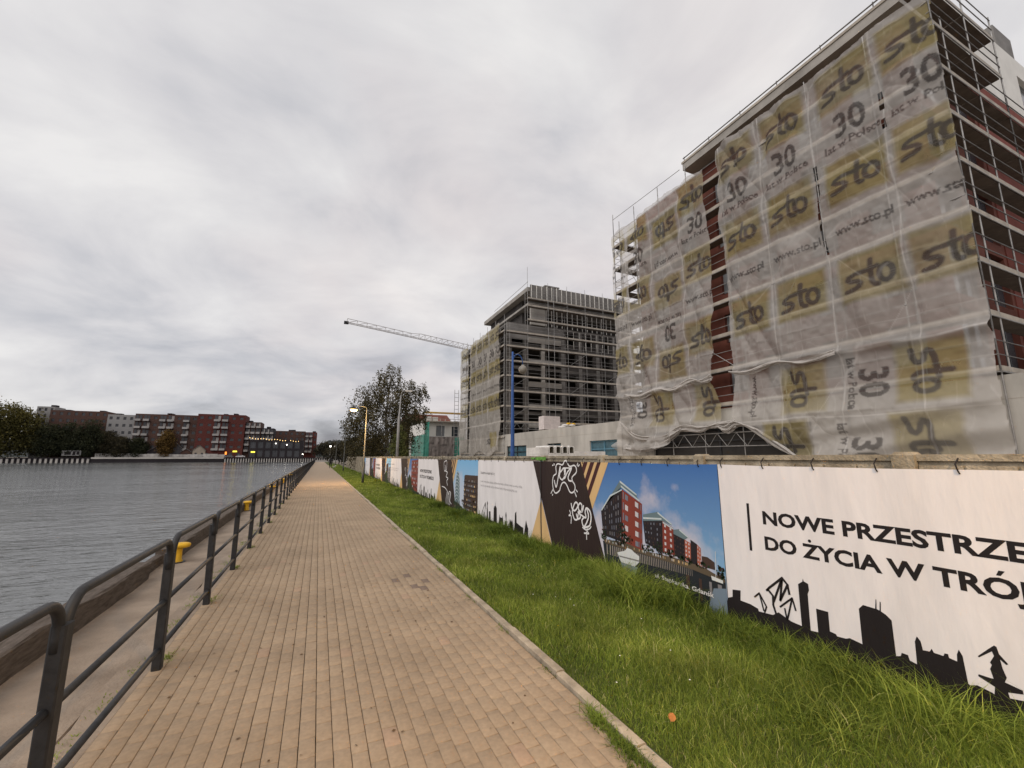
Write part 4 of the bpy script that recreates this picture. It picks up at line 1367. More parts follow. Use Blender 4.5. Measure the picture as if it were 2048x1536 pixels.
# ------------------------------------------------------------------ scaffolds
def scaffold_face(t, ax, c_out, c_in, us, levs, zbase, ztop, deck=True, rails=(.5, 1.0), inner=True, braces=(), org=Vector((0, 0, 0)), rr=.028, mat=None, toe=True, railmat=None):
    """standards at us, decks and guard rails on each level; ax 0: face at x = c_out running along Y, ax 1: face at y = c_out along X"""
    mat = mat or mt_steel
    P_ = (lambda u, c, z: Vector((c, u, z)) - org) if ax == 0 else (lambda u, c, z: Vector((u, c, z)) - org)
    for u in us:
        pole('standard', P_(u, c_out, zbase), P_(u, c_out, ztop), rr, mat, t)
        if inner:
            pole('standard', P_(u, c_in, zbase), P_(u, c_in, ztop - 1.0), rr, mat, t)
    u0, u1 = min(us), max(us)
    for z in levs:
        if deck:
            for a, b_ in zip(us[:-1], us[1:]):
                lo, hi = min(a, b_) + .03, max(a, b_) - .03
                ca, cb = (c_out + .05, c_in - .04) if c_in > c_out else (c_in + .04, c_out - .05)
                A_, B2_ = P_(lo, ca, z - .07), P_(hi, cb, z)
                block('deck', min(A_.x, B2_.x), max(A_.x, B2_.x), min(A_.y, B2_.y), max(A_.y, B2_.y), A_.z, B2_.z, mt_deck, t)
                if not toe:
                    continue
                A_, B2_ = P_(lo, c_out - .02, z - .06), P_(hi, c_out + .012, z + .12)
                block('toe_board', min(A_.x, B2_.x), max(A_.x, B2_.x), min(A_.y, B2_.y), max(A_.y, B2_.y), A_.z, B2_.z, mt_toe, t)
        pole('ledger', P_(u0, c_out - .03, z - .1), P_(u1, c_out - .03, z - .1), .024, mat, t, 6)
        for r in rails:
            pole('guard_rail', P_(u0, c_out - .03, z + r), P_(u1, c_out - .03, z + r), .019, railmat or mat, t, 6)
    for (ua, za, ub, zb_) in braces:
        pole('brace', P_(ua, c_out - .06, za), P_(ub, c_out - .06, zb_), .022, mat, t, 6)

def truss(t, p0, p1, h, n, mat, r=.03):
    """lattice girder between two points, depth h downwards"""
    p0, p1 = Vector(p0), Vector(p1)
    dn = Vector((0, 0, -h))
    pole('chord', p0, p1, r, mat, t, 6)
    pole('chord', p0 + dn, p1 + dn, r, mat, t, 6)
    for i in range(n):
        a, b_, m_ = p0.lerp(p1, i / n), p0.lerp(p1, (i + 1) / n), p0.lerp(p1, (i + .5) / n)
        pole('lattice', a + dn, m_, r * .6, mat, t, 6)
        pole('lattice', m_, b_ + dn, r * .6, mat, t, 6)

s1 = thing('scaffold', 'tall tube scaffold wrapped in netting round the large building at right', 'scaffold', (20.85, 16, 0))
o1 = Vector((20.85, 16, 0))
us1 = [26.15, 23.6, 21.05, 18.5, 15.95, 13.4, 10.85, 8.3, 6.1]
scaffold_face(s1, 0, 20.85, 21.6, us1, LEV[:8], 0.0, 20.3, org=o1, braces=[(23.6, 6.7, 21.05, 10.7), (23.6, 14.7, 21.05, 10.7), (13.4, 8.7, 10.85, 12.7), (15.95, 6.7, 18.5, 8.7), (23.6, 14.7, 26.15, 18.7)])
scaffold_face(s1, 1, 6.1, 6.85, [20.85, 24.05, 26.9], LEV[7:], POD_Z, 21.9, org=o1, inner=False, railmat=mt_steel_dk)
scaffold_face(s1, 1, 6.1, 6.85, [20.85, 24.05, 26.9, 29.97, 33.0], LEV[:7], POD_Z, 17.6, org=o1, inner=False, railmat=mt_steel_dk)
scaffold_face(s1, 1, 26.15, 25.4, [20.85, 23.2], LEV[:8], 0.0, 21.6, org=o1)
for u_ in us1[:4]:
    pole('standard', Vector((20.85, u_, 20.2)) - o1, Vector((20.85, u_, 20.9)) - o1, .028, mt_steel, s1)
truss(s1, Vector((20.7, 25.5, 3.14)) - o1, Vector((20.7, 12.0, 3.12)) - o1, .74, 11, mt_steel)
pole('bracket', Vector((20.7, 26.0, 21.0)) - o1, Vector((20.7, 18.8, 20.75)) - o1, .02, mt_steel, s1, 6)

# ------------------------------------------------------------------ second building: concrete frame
b2 = thing('building', 'grey concrete frame building under construction with open floors, in the middle distance', 'building', (32, 58, POD_Z))
off2 = (-32, -58, -POD_Z)
FX0, FY0, FX1, FY1 = 21.95, 50.4, 46.0, 67.3
floors = [4.6, 7.65, 10.7, 13.75, 16.8]
mb = MB()
hol = []
for zf in floors:
    for a, b_ in ((22.5, 24.3), (24.8, 26.9), (27.4, 29.9)):
        hol.append((a, b_, zf + .15, zf + 2.75))
    for a in (31.0, 34.0, 37.0, 40.0, 43.0):
        hol.append((a, a + 1.55, zf + .75, zf + 2.45))
wall_open(mb, 1, FY0, FX0, FX1, POD_Z, 19.75, hol, .35)
hol2 = [(a, a + 1.5, zf + .4, zf + 2.5) for zf in floors for a in (51.5, 54.5, 57.5, 60.5, 63.3)]
wall_open(mb, 0, FX0, FY0, FY1, POD_Z, 19.75, hol2, .35)
mb.poly([(FX0, FY1, POD_Z), (FX1, FY1, POD_Z), (FX1, FY1, 19.75), (FX0, FY1, 19.75)])
bpart(mb, 'wall', mt_infill, b2, off2)
for zf in floors[1:] + [19.75]:
    bpart(MB().box(FX0 - .02, FX1, FY0 - .02, FY1, zf - .22, zf), 'floor_slab', mt_frame, b2, off2)
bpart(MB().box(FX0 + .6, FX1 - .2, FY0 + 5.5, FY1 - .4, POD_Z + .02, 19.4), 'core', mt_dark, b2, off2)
for x in (22.2, 24.55, 30.4, 33.3, 36.3, 39.3, 42.3):
    bpart(MB().box(x - .28, x + .28, FY0 - .06, FY0 + .3, POD_Z, 19.5), 'column', mt_insul if x > 30 else mt_frame, b2, off2)
bpart(MB().box(26.92, 27.38, FY0 - .3, FY0 + .1, POD_Z, 17.6), 'column', mt_conc_lt, b2, off2)
for zf in floors[:]:
    bpart(MB().box(24.9, 29.95, FY0 - .35, FY0 - .15, zf + .35 if zf > 5 else zf + 1.0, zf + 1.05 if zf > 5 else zf + 1.8), 'balcony_parapet', mt_conc_lt, b2, off2)
bpart(MB().box(FX0 - .05, 30.1, FY0 - .12, FY0 - .03, 17.55, 19.6), 'block_wall', mt_insul, b2, off2)
# set-back upper floors with props and formwork parapet
bpart(MB().box(25.6, FX1 - .4, FY0 + 3.2, FY1 - 1.2, 19.78, 24.4), 'upper_wall', mt_infill, b2, off2)
bpart(MB().box(24.9, FX1, FY0 - .3, FY1 - .8, 22.55, 22.85), 'floor_slab', mt_slab, b2, off2)
bpart(MB().box(24.6, FX1, FY0 - .6, FY1 - .5, 24.35, 24.95), 'roof_slab', mt_slab, b2, off2)
bpart(MB().box(25.0, FX1, FY0 - .75, FY0 - .62, 23.25, 25.3), 'formwork_panel', mt_conc_dk, b2, off2)
for x in np.arange(25.1, 42, .8):
    bpart(MB().box(x, x + .07, FY0 - .86, FY0 - .76, 23.2, 25.35), 'formwork_stud', mt_white, b2, off2)
for z0_, z1_, xs_ in ((19.8, 22.5, np.arange(27.8, 41, .85)), (16.9, 19.5, np.arange(31.2, 41, 1.0))):
    for x in xs_:
        pole('prop', Vector((x, FY0 - .1, z0_)) + Vector(off2), Vector((x, FY0 - .1, z1_)) + Vector(off2), .05, mt_white, b2, 6)
bpart(MB().box(25.3, 27.6, FY0 - .2, FY0 + .1, 19.8, 22.4), 'block_wall', mt_conc_lt, b2, off2)
ch = bpart(MB().box(29.0, 31.0, 52.6, 54.4, 24.96, 26.7), 'roof_box', mt_white, b2, off2)
MB().box(28.75, 31.25, 52.35, 54.65, 26.72, 26.9).build('cap', mt_insul, ch)

s2 = thing('scaffold', 'bare tube scaffold with many decks on the concrete frame building', 'scaffold', (21, 49, 0))
o2 = Vector((21, 49, 0))
LV2 = [6.2 + 1.97 * k for k in range(7)]
us2 = [21.1, 24.2, 27.35, 30.4, 33.4, 36.5, 39.5, 42.5]
scaffold_face(s2, 1, 48.95, 49.7, us2, LV2, POD_Z, 19.4, org=o2, braces=[(24.2, 16.0, 21.1, 14.1), (24.2, 8.2, 21.1, 6.2), (24.2, 12.1, 21.1, 10.1), (33.4, 12.1, 30.4, 10.1), (33.4, 8.2, 30.4, 6.2), (33.4, 16.0, 30.4, 14.0), (36.5, 12.1, 39.5, 14.1), (30.4, 18, 27.35, 20)])
scaffold_face(s2, 1, 48.95, 49.7, us2[1:], [19.99, 21.96, 23.0], 19.2, 25.6, org=o2)
pole('standard', Vector((24.2, 48.95, 25)) - o2, Vector((24.2, 48.95, 27.4)) - o2, .028, mt_steel, s2)
truss(s2, Vector((20.9, 48.8, 6.0)) - o2, Vector((27.35, 48.8, 6.0)) - o2, .7, 6, mt_steel)
for u in (27.2, 28.1):
    pole('standard', Vector((u, 48.7, POD_Z)) - o2, Vector((u, 48.7, 25)) - o2, .03, mt_steel, s2)
scaffold_face(s2, 0, 20.85, 21.6, [49.0, 52.1, 55.2, 58.3, 61.4, 64.5, 67.0], [2.3 + 1.97 * k for k in range(9)], 0.0, 20.2, org=o2)
pole('guard_rail', Vector((24.6, 49.6, 25.6)) - o2, Vector((24.6, 62.0, 25.3)) - o2, .03, mt_steel, s2, 6)
ob = thing('stair_tower', 'thin scaffold ladder tower at the far corner of the concrete frame building', 'scaffold', (20.9, 70, 0))
for x in (-.35, .35):
    pole('standard', (x, 0, 0), (x, 0, 13.2), .04, mt_steel, ob, 6)
for k in range(18):
    pole('rung', (-.35, 0, 1.0 + k * .68), (.35, 0, 1.0 + k * .68), .03, mt_steel, ob, 6)

# ================================================================== netting with prints
def noise2(u, v, fu, fv, seed):
    r = np.random.default_rng(seed)
    G = r.normal(0, 1, (64, 64))
    a, b_ = u * fu, v * fv
    i, j = np.floor(a).astype(int), np.floor(b_).astype(int)
    fa, fb = a - i, b_ - j
    fa, fb = fa * fa * (3 - 2 * fa), fb * fb * (3 - 2 * fb)
    g_ = lambda p, q: G[p % 64, q % 64]
    return (g_(i, j) * (1 - fa) + g_(i + 1, j) * fa) * (1 - fb) + (g_(i, j + 1) * (1 - fa) + g_(i + 1, j + 1) * fa) * fb
def raster_tris(yy, zz, V, T, out, val=1.0):
    """set out to val where grid points (yy, zz) fall inside triangles"""
    y_, z_ = yy[0, :], zz[:, 0]
    for t in T:
        a, b_, c = V[t[0]], V[t[1]], V[t[2]]
        i0, i1 = np.searchsorted(y_, min(a[0], b_[0], c[0])), np.searchsorted(y_, max(a[0], b_[0], c[0]))
        j0, j1 = np.searchsorted(z_, min(a[1], b_[1], c[1])), np.searchsorted(z_, max(a[1], b_[1], c[1]))
        if i1 <= i0 or j1 <= j0:
            continue
        Y, Z = yy[j0:j1, i0:i1], zz[j0:j1, i0:i1]
        e = lambda p, q: (q[0] - p[0]) * (Z - p[1]) - (q[1] - p[1]) * (Y - p[0])
        w0, w1, w2 = e(a, b_), e(b_, c), e(c, a)
        ins = ((w0 >= 0) & (w1 >= 0) & (w2 >= 0)) | ((w0 <= 0) & (w1 <= 0) & (w2 <= 0))
        out[j0:j1, i0:i1][ins] = val
def seg_dist(Y, Z, p, q):
    d = np.array(q) - np.array(p)
    t = np.clip(((Y - p[0]) * d[0] + (Z - p[1]) * d[1]) / max(d @ d, 1e-9), 0, 1)
    return np.hypot(Y - p[0] - d[0] * t, Z - p[1] - d[1] * t)
LOGO = [[(.44, .68), (.22, .66), (.08, .60), (.05, .52), (.12, .45), (.26, .41), (.31, .33), (.28, .24), (.18, .18), (.0, .15)],
        [(.54, 1.0), (.52, .45), (.53, .27), (.58, .18), (.64, .17)], [(.36, .67), (.66, .73)],
        [(.82 + .135 * math.cos(t), .45 + .25 * math.sin(t)) for t in np.linspace(0, 2 * math.pi, 13)]]
class Net:
    def __init__(s, y0, y1, z0, z1, h):
        s.y = np.arange(y0, y1 + h / 2, h)
        s.z = np.arange(z0, z1 + h / 2, h)
        s.yy, s.zz = np.meshgrid(s.y, s.z)
        s.ink, s.yel, s.sm = np.zeros_like(s.yy), np.zeros_like(s.yy), np.zeros_like(s.yy)
    def local(s, yc, zc, rot):
        """print coordinates, u to the right as read, v up; rot in quarter turns clockwise"""
        u, v = -(s.yy - yc), s.zz - zc
        for _ in range(rot % 4):
            u, v = -v, u
        return u, v
    def block(s, yc, zc, rot=0, w=2.25, h=2.1):
        u, v = s.local(yc, zc, rot)
        d = np.maximum(abs(u) - w / 2, abs(v - .08) - h / 2)
        s.yel = np.maximum(s.yel, np.clip(.5 - d / .22, 0, 1) * (.72 + .28 * np.clip(noise2(s.yy, s.zz, .7, .6, int(yc * 13 + zc)) * .6 + .5, 0, 1)))
        return s
    def logo(s, yc, zc, rot=0, w=1.75, h=1.35):
        s.block(yc, zc, rot)
        u, v = s.local(yc, zc, rot)
        U, Vv = u / w + .5, v / h + .5
        m_ = (U > -.15) & (U < 1.15) & (Vv > -.15) & (Vv < 1.2)
        D = np.full_like(s.yy, 9.0)
        for st in LOGO:
            for p_, q_ in zip(st[:-1], st[1:]):
                D[m_] = np.minimum(D[m_], seg_dist(u[m_], v[m_], ((p_[0] - .5) * w, (p_[1] - .5) * h), ((q_[0] - .5) * w, (q_[1] - .5) * h)))
        s.ink = np.maximum(s.ink, np.clip(.5 - (D - .110) / .06, 0, 1))
        return s
    def text(s, txt, yc, zc, size, rot=0, bold=.02, width=None):
        v, t = text_geo(txt, size, bold, 'CENTER')
        if width:
            v = v * np.array([width / (v[:, 0].max() - v[:, 0].min()), 1])
        v = v - np.array([0, (v[:, 1].max() + v[:, 1].min()) / 2])
        V = np.zeros_like(v)
        a, b_ = v[:, 0].copy(), v[:, 1].copy()
        for _ in range((4 - rot) % 4):
            a, b_ = -b_, a
        V[:, 0], V[:, 1] = yc - a, zc + b_
        raster_tris(s.yy, s.zz, V, t, s.ink)
        return s
    def seam(s, yc, w=.05, amt=1.0):
        j = .05 * np.sin(s.zz * 1.3 + yc)
        s.sm = np.maximum(s.sm, amt * np.clip(1 - abs(s.yy - yc - j) / w, 0, 1))
    def hseam(s, zc, ya, yb, w=.05, sag=0.0, amt=1.0):
        m_ = (s.yy > ya) & (s.yy < yb)
        zz_ = zc - sag * np.sin(np.pi * (s.yy - ya) / (yb - ya))
        s.sm = np.where(m_, np.maximum(s.sm, amt * np.clip(1 - abs(s.zz - zz_) / w, 0, 1)), s.sm)
    def blur(s):
        for nme in ('ink', 'yel'):
            A_ = getattr(s, nme)
            B_ = np.pad(A_, 1, mode='edge')
            setattr(s, nme, (B_[1:-1, 1:-1] * 8 + B_[:-2, 1:-1] + B_[2:, 1:-1] + B_[1:-1, :-2] + B_[1:-1, 2:]) / 12)
    def build(s, name, x, parent, mat, dx, keep):
        ny, nz = len(s.y), len(s.z)
        V = np.stack([x + dx, s.yy, s.zz], -1).reshape(-1, 3)
        idx = np.arange(ny * nz).reshape(nz, ny)
        Q = np.stack([idx[:-1, :-1], idx[:-1, 1:], idx[1:, 1:], idx[1:, :-1]], -1).reshape(-1, 4)
        k = (keep[:-1, :-1] & keep[1:, 1:] & keep[:-1, 1:] & keep[1:, :-1]).reshape(-1)
        me = np_mesh(name, V, Q[k], mat, True, {'ink': s.ink.ravel(), 'yel': s.yel.ravel(), 'sm': s.sm.ravel()})
        return link(name, me, parent)

def net_material(name, base, opac):
    m, nd, lk, b = newmat(name)
    nd.remove(b)
    def at(n_):
        a = nd.new('ShaderNodeAttribute')
        a.attribute_name = n_
        return a.outputs['Fac']
    def mixc(f, a, c):
        x = nd.new('ShaderNodeMix')
        x.data_type = 'RGBA'
        lk.new(f, x.inputs['Factor'])
        for nm, val in (('A', a), ('B', c)):
            if isinstance(val, tuple):
                x.inputs[nm].default_value = (*val, 1)
            else:
                lk.new(val, x.inputs[nm])
        return x.outputs['Result']
    def mth(op, a, c, clamp=False):
        x = nd.new('ShaderNodeMath')
        x.operation, x.use_clamp = op, clamp
        for i, val in enumerate((a, c)):
            if isinstance(val, float):
                x.inputs[i].default_value = val
            else:
                lk.new(val, x.inputs[i])
        return x.outputs[0]
    geo_ = nd.new('ShaderNodeNewGeometry')
    no = nd.new('ShaderNodeTexNoise')
    no.inputs['Scale'].default_value = .5
    no.inputs['Detail'].default_value = 7
    lk.new(geo_.outputs['Position'], no.inputs['Vector'])
    c0 = mixc(no.outputs[0], tuple(k * .84 for k in base), tuple(min(1, k * 1.14) for k in base))
    c1 = mixc(mth('MULTIPLY', at('yel'), .92), c0, (0.43, 0.355, 0.15))
    c2 = mixc(mth('MULTIPLY', at('ink'), .93), c1, (0.095, 0.086, 0.083))
    c3 = mixc(mth('MULTIPLY', at('sm'), .35), c2, (0.78, 0.76, 0.74))
    df = nd.new('ShaderNodeBsdfDiffuse')
    lk.new(c3, df.inputs[0])
    tr = nd.new('ShaderNodeBsdfTranslucent')
    lk.new(c3, tr.inputs[0])
    m1 = nd.new('ShaderNodeMixShader')
    m1.inputs[0].default_value = .34
    lk.new(df.outputs[0], m1.inputs[1])
    lk.new(tr.outputs[0], m1.inputs[2])
    tp = nd.new('ShaderNodeBsdfTransparent')
    n2_ = nd.new('ShaderNodeTexNoise')
    n2_.inputs['Scale'].default_value = 1.1
    n2_.inputs['Detail'].default_value = 6
    lk.new(geo_.outputs['Position'], n2_.inputs['Vector'])
    op = mth('ADD', mth('MULTIPLY', n2_.outputs[0], .24), opac - .12)
    op = mth('ADD', op, mth('MULTIPLY', at('sm'), .26))
    op = mth('ADD', op, mth('MULTIPLY', at('ink'), .20), True)
    m2 = nd.new('ShaderNodeMixShader')
    lk.new(op, m2.inputs[0])
    lk.new(tp.outputs[0], m2.inputs[1])
    lk.new(m1.outputs[0], m2.inputs[2])
    lk.new(m2.outputs[0], nd['Material Output'].inputs[0])
    return m
mt_net = net_material('printed scaffold netting', (0.62, 0.588, 0.555), .52)
mt_net2 = net_material('folded netting', (0.58, 0.545, 0.51), .86)

def drape(n, poles_y, levs, seed, amp=.22, fold=.085):
    """hang of a net tied to standards and ledgers: billows between ties, creases fanning from them"""
    Y, Z = n.yy, n.zz
    d = -.02 * np.ones_like(Y)
    by = np.zeros_like(Y)
    py = sorted(poles_y)
    for a, b_ in zip(py[:-1], py[1:]):
        m_ = (Y >= a) & (Y <= b_)
        by = np.where(m_, np.sin(np.pi * (Y - a) / (b_ - a)) ** .8, by)
    lz = np.sort(np.array(levs))
    st = np.mean(np.diff(lz))
    ph = ((Z - lz[0]) / st) % 1
    bz = .45 + .55 * np.sin(np.pi * ph)
    k = noise2(Y, Z, .35, .3, seed) * .5 + .5
    d += -amp * by * bz * (.15 + k)
    # horizontal ledgers press through, vertical tight lines at the standards
    d += -.030 * np.exp(-((ph - .5) / .03) ** 2) * (noise2(Y, Z, .5, .5, seed + 9) > -.2) * by
    rg = lambda q: 1 - abs(q)
    w1 = noise2(Y + .55 * Z, Z, .9, .22, seed + 1)
    w2 = noise2(Y - .45 * Z, Z, 1.0, .25, seed + 2)
    w3 = noise2(Y, Z, 2.6, .5, seed + 3)
    d += fold * (rg(w1 * 1.4) + rg(w2 * 1.4)) + fold * .40 * w3
    d += .012 * noise2(Y, Z, 6, 5, seed + 4)
    n.sm = np.maximum(n.sm, .55 * np.clip(1 - abs(w1) / .06, 0, 1) * (noise2(Y, Z, .6, .5, seed + 6) > .25))      # pinched double folds
    n.sm = np.maximum(n.sm, .55 * np.clip(1 - abs(w2) / .06, 0, 1) * (noise2(Y, Z, .6, .5, seed + 7) > .25))
    n.sm = np.maximum(n.sm, .25 * np.clip(1 - abs(w3) / .10, 0, 1))
    return d
H_ = .04
# right net
nR = Net(6.0, 16.45, 1.6, 20.45, H_)
for yc in (14.80, 12.10, 9.20, 6.65):
    nR.logo(yc, 18.6).logo(yc, 13.98).logo(yc, 9.32)
    nR.text('30', yc - .02, 16.75, 1.55, 0, .03, 1.25).text('lat w Polsce', yc - .05, 15.82, .50, 0, .03, 2.2)
    nR.text('www.sto.pl', yc - .03, 11.72, .56, 0, .03, 2.2)
low_cut = 6.42 - .03 * (16.2 - nR.yy)
def clear_below(n, cut):
    for nm in ('ink', 'yel'):
        A__ = getattr(n, nm)
        A__[n.zz < cut] = 0
clear_below(nR, low_cut)
nR.text('www.sto.pl', 14.9, 4.9, .54, 1, .03, 2.2)
nR.logo(12.50, 4.95, 1).logo(7.85, 5.0, 1).logo(13.35, 2.35, 1).logo(8.15, 2.35, 1)
nR.text('30', 9.62, 4.85, 1.5, 1, .03, 1.25).text('lat w Polsce', 10.40, 4.9, .52, 1, .03, 2.25)
nR.text('30', 10.05, 2.0, 1.5, 1, .03, 1.25).text('lat w Polsce', 10.85, 2.1, .52, 1, .03, 2.25)
for yc in (13.45, 10.75, 7.95, 12.2, 9.5, 15.1):
    nR.seam(yc, .045 if yc in (13.45, 10.75, 7.95) else .02, 1 if yc in (13.45, 10.75, 7.95) else .5)
for z in LEV:
    nR.hseam(z + .0, 6, 16.2, .07, 0, .55)
    nR.hseam(z + .5, 6, 16.2, .02, 0, .30)
    nR.hseam(z + 1.0, 6, 16.2, .02, 0, .30)
nR.hseam(6.42, 13.5, 16.2, .09, .10); nR.hseam(6.42, 10.7, 13.5, .10, .16); nR.hseam(6.30, 6.0, 10.7, .06, .05)
nR.hseam(3.62, 11.9, 16.2, .06, .03); nR.hseam(3.55, 6.0, 11.9, .05, .08)
nR.blur()
dR = drape(nR, us1, LEV, 21)
fl = np.clip((low_cut - nR.zz) / 2.5, 0, 1)
dR += -.45 * fl * fl                                    # the lower lengths hang out over the truss
dR += -.22 * np.exp(-((nR.zz - low_cut - .12) / .18) ** 2) * (1 + .6 * np.sin(nR.yy * 2.3))
nb_ = np.clip((4.2 - nR.zz) / 2.2, 0, 1)
dR += nb_ * .22 * noise2(nR.yy * .35 + nR.zz, nR.zz, 1.4, 1.5, 77)
edge = 16.05 + .04 * np.sin(nR.zz * .9) + np.clip((12 - nR.zz) * .02, 0, .3)
topc = 20.25 - .10 * abs(np.sin(nR.yy * 1.25)) - .35 * np.clip((14 - nR.yy) / 8, 0, 1) + np.clip((9.2 - nR.yy) / 3.2, 0, 1) * .45
botc = np.where(nR.yy > 12.8, 3.55 - .04 * (16.2 - nR.yy) - np.clip((15.9 - nR.yy) / 3.1, 0, 1) ** 1.6 * 1.9, 1.6)
corner = 6.03 + .03 * np.sin(nR.zz * 1.7) + .02 * np.sin(nR.zz * 4.1)
slit = (abs(nR.yy - 10.76 - .05 * np.sin(nR.zz * 1.3 + 10.75)) < .055) & (nR.zz > 11.0) & (nR.zz < 15.4) | (abs(nR.yy - 7.97) < .05) & (nR.zz > 15.4) & (nR.zz < 17.2) & (np.sin(nR.zz * 5) > -.4)
keepR = (nR.yy < edge) & (nR.zz < topc) & (nR.zz > botc) & (nR.yy > corner) & ~slit
tR = thing('scaffold_net', 'wide printed scaffold net with yellow logo blocks on the right part of the large building', 'netting', (20.7, 11, 0), 'printed scaffold nets')
o = nR.build('net_sheet', 20.70, tR, mt_net, dR, keepR)
o.location = (-20.7, -11, 0)
# left net
nL = Net(16.9, 26.4, 1.9, 20.1, H_)
for (yc, inv) in ((23.15, 0), (17.95, 0), (25.75, 0)):
    nL.logo(yc, 18.3).logo(yc, 13.6).logo(yc, 8.95)
    nL.text('30', yc - .02, 16.45, 1.5, 0, .03, 1.2).text('lat w Polsce', yc, 15.6, .48, 0, .03, 2.1).text('www.sto.pl', yc, 11.5, .54, 0, .03, 2.15)
nL.logo(20.45, 17.4, 2).logo(20.45, 12.85, 2).logo(20.5, 7.95, 2)
nL.text('www.sto.pl', 20.45, 15.05, .54, 2, .03, 2.15).text('30', 20.5, 9.92, 1.5, 2, .03, 1.2).text('lat w Polsce', 20.5, 10.82, .48, 2, .03, 2.1)
cutL = 6.3 - .1 * np.sin(nL.yy)
clear_below(nL, cutL)
nL.text('30', 23.55, 5.05, 1.4, 1, .03, 1.15).text('lat w Polsce', 24.4, 5.0, .50, 1, .03, 2.1).logo(21.65, 4.95, 1).logo(17.85, 5.0, 1)
for yc in (24.45, 21.8, 19.15, 22.9, 20.4):
    nL.seam(yc, .05 if yc in (24.45, 21.8, 19.15) else .02, 1 if yc in (24.45, 21.8, 19.15) else .5)
for z in LEV:
    nL.hseam(z, 16.9, 26.4, .07, 0, .5)
    nL.hseam(z + .5, 16.9, 26.4, .02, 0, .3); nL.hseam(z + 1.0, 16.9, 26.4, .02, 0, .3)
nL.hseam(6.35, 21.5, 25.2, .12, .22); nL.hseam(6.4, 18.9, 21.6, .12, .25); nL.hseam(6.3, 17.2, 19.0, .1, .14)
nL.hseam(5.4, 21.5, 25.2, .04, .25, .6); nL.hseam(7.6, 18.9, 21.6, .05, .5, .7)
nL.hseam(3.5, 17, 19.7, .08, .1); nL.hseam(3.3, 19.7, 25.5, .09, .45); nL.hseam(2.7, 20.5, 25.5, .08, .4)
nL.blur()
dL = drape(nL, us1, LEV, 55, .22, .075)
gsw = lambda zc, s_: np.exp(-((nL.zz - zc) / s_) ** 2)
dL += -.22 * gsw(6.35 - .2 * abs(np.sin(nL.yy * 1.2)), .20)
lowL = np.clip((5.2 - nL.zz) / 2.6, 0, 1)
dL += -.5 * lowL * lowL + lowL * .24 * noise2(nL.yy * .5 + nL.zz * .8, nL.zz - .3 * nL.yy, 1.5, 1.7, 33)
edgeL = 17.02 + .03 * np.sin(nL.zz * 1.1) + np.clip((nL.zz - 6.3) / 14, 0, 1) * -.0 + .45 * np.exp(-((nL.zz - 6.4) / 1.2) ** 2)
botL = np.where(nL.yy < 19.7, 3.55, 3.5 - np.clip((nL.yy - 19.7) / 5.5, 0, 1) ** .7 * 2.0 + .25 * np.sin(nL.yy * 1.7))
topL = 19.75 - .12 * abs(np.sin(nL.yy * 1.22))
hole = ((abs(nL.yy - 23.9) < .35) & (abs(nL.zz - 17.6) < .3)) | ((abs(nL.yy - 23.9) < .3) & (abs(nL.zz - 16.35) < .28)) | ((abs(nL.yy - 23.85) < .45) & (nL.zz > 13.3) & (nL.zz < 15.4))
holes_ = np.zeros_like(hole)
for z in (18.6, 17.2, 16.0, 14.6, 13.2):
    holes_ |= (nL.yy > 25.25) & (nL.yy < 26.0) & (nL.zz > z - .45) & (nL.zz < z + .45)
keepL = (nL.yy > edgeL) & (nL.zz < topL) & (nL.zz > botL) & ~hole & ~holes_ & (nL.yy < 26.3 + .04 * np.sin(nL.zz * 2))
tL = thing('scaffold_net', 'narrower creased scaffold net with upside-down logos on the left part of the large building', 'netting', (20.7, 21.5, 0), 'printed scaffold nets')
o = nL.build('net_sheet', 20.70, tL, mt_net, dL, keepL)
o.location = (-20.7, -21.5, 0)
# bundled swags below the nets
def swag(parent, off, pts, r, seed, strands=5):
    rr_ = random.Random(seed)
    for k in range(strands):
        q = []
        for i, (y, z) in enumerate(cr_smooth(pts, 6)):
            u = i / (len(pts) * 6)
            q.append((20.42 + rr_.gauss(0, .015) + .07 * math.sin(k * 1.3 + u * 5) - .02 * k, y, z + (k - strands / 2) * r * .9 * (.3 + 1.4 * abs(math.sin(math.pi * u * (len(pts) - 1) / 2))) + rr_.gauss(0, .006)))
        mb_ = MB().tube(q, [r * rr_.uniform(.6, 1.2) for _ in q], 7)
        me = mb_.mesh('net_swag', mt_net2, True)
        for nm in ('ink', 'yel', 'sm'):
            a = me.attributes.new(nm, 'FLOAT', 'POINT')
            a.data.foreach_set('value', np.full(len(me.vertices), .5 if nm == 'sm' else 0.0, dtype=np.float32))
        o_ = link('net_swag', me, parent)
        o_.location = off
swag(tL, (-20.7, -21.5, 0), [(25.0, 6.3), (23.4, 6.02), (21.75, 6.28), (20.3, 6.05), (18.9, 6.4), (18.0, 6.22), (17.3, 6.35)], .036, 3, 6)
swag(tL, (-20.7, -21.5, 0), [(25.6, 4.3), (24.0, 3.2), (21.6, 3.02), (19.8, 3.55), (18.4, 3.42), (17.3, 3.55), (16.0, 3.60)], .036, 4, 8)
swag(tL, (-20.7, -21.5, 0), [(25.3, 2.4), (23.0, 2.35), (20.8, 3.0), (19.75, 3.5)], .036, 5, 7)
swag(tR, (-20.7, -11, 0), [(17.2, 3.55), (16.6, 3.30), (15.9, 3.58), (14.9, 3.15), (13.8, 2.4), (12.9, 1.8)], .036, 6, 8)
swag(tR, (-20.7, -11, 0), [(16.1, 6.42), (15.0, 6.22), (13.55, 6.46), (12.2, 6.2), (10.8, 6.38)], .032, 7, 5)
swag(tR, (-20.7, -11, 0), [(11.9, 3.5), (9.5, 3.55), (7.5, 3.6), (6.3, 3.7)], .022, 8, 2)
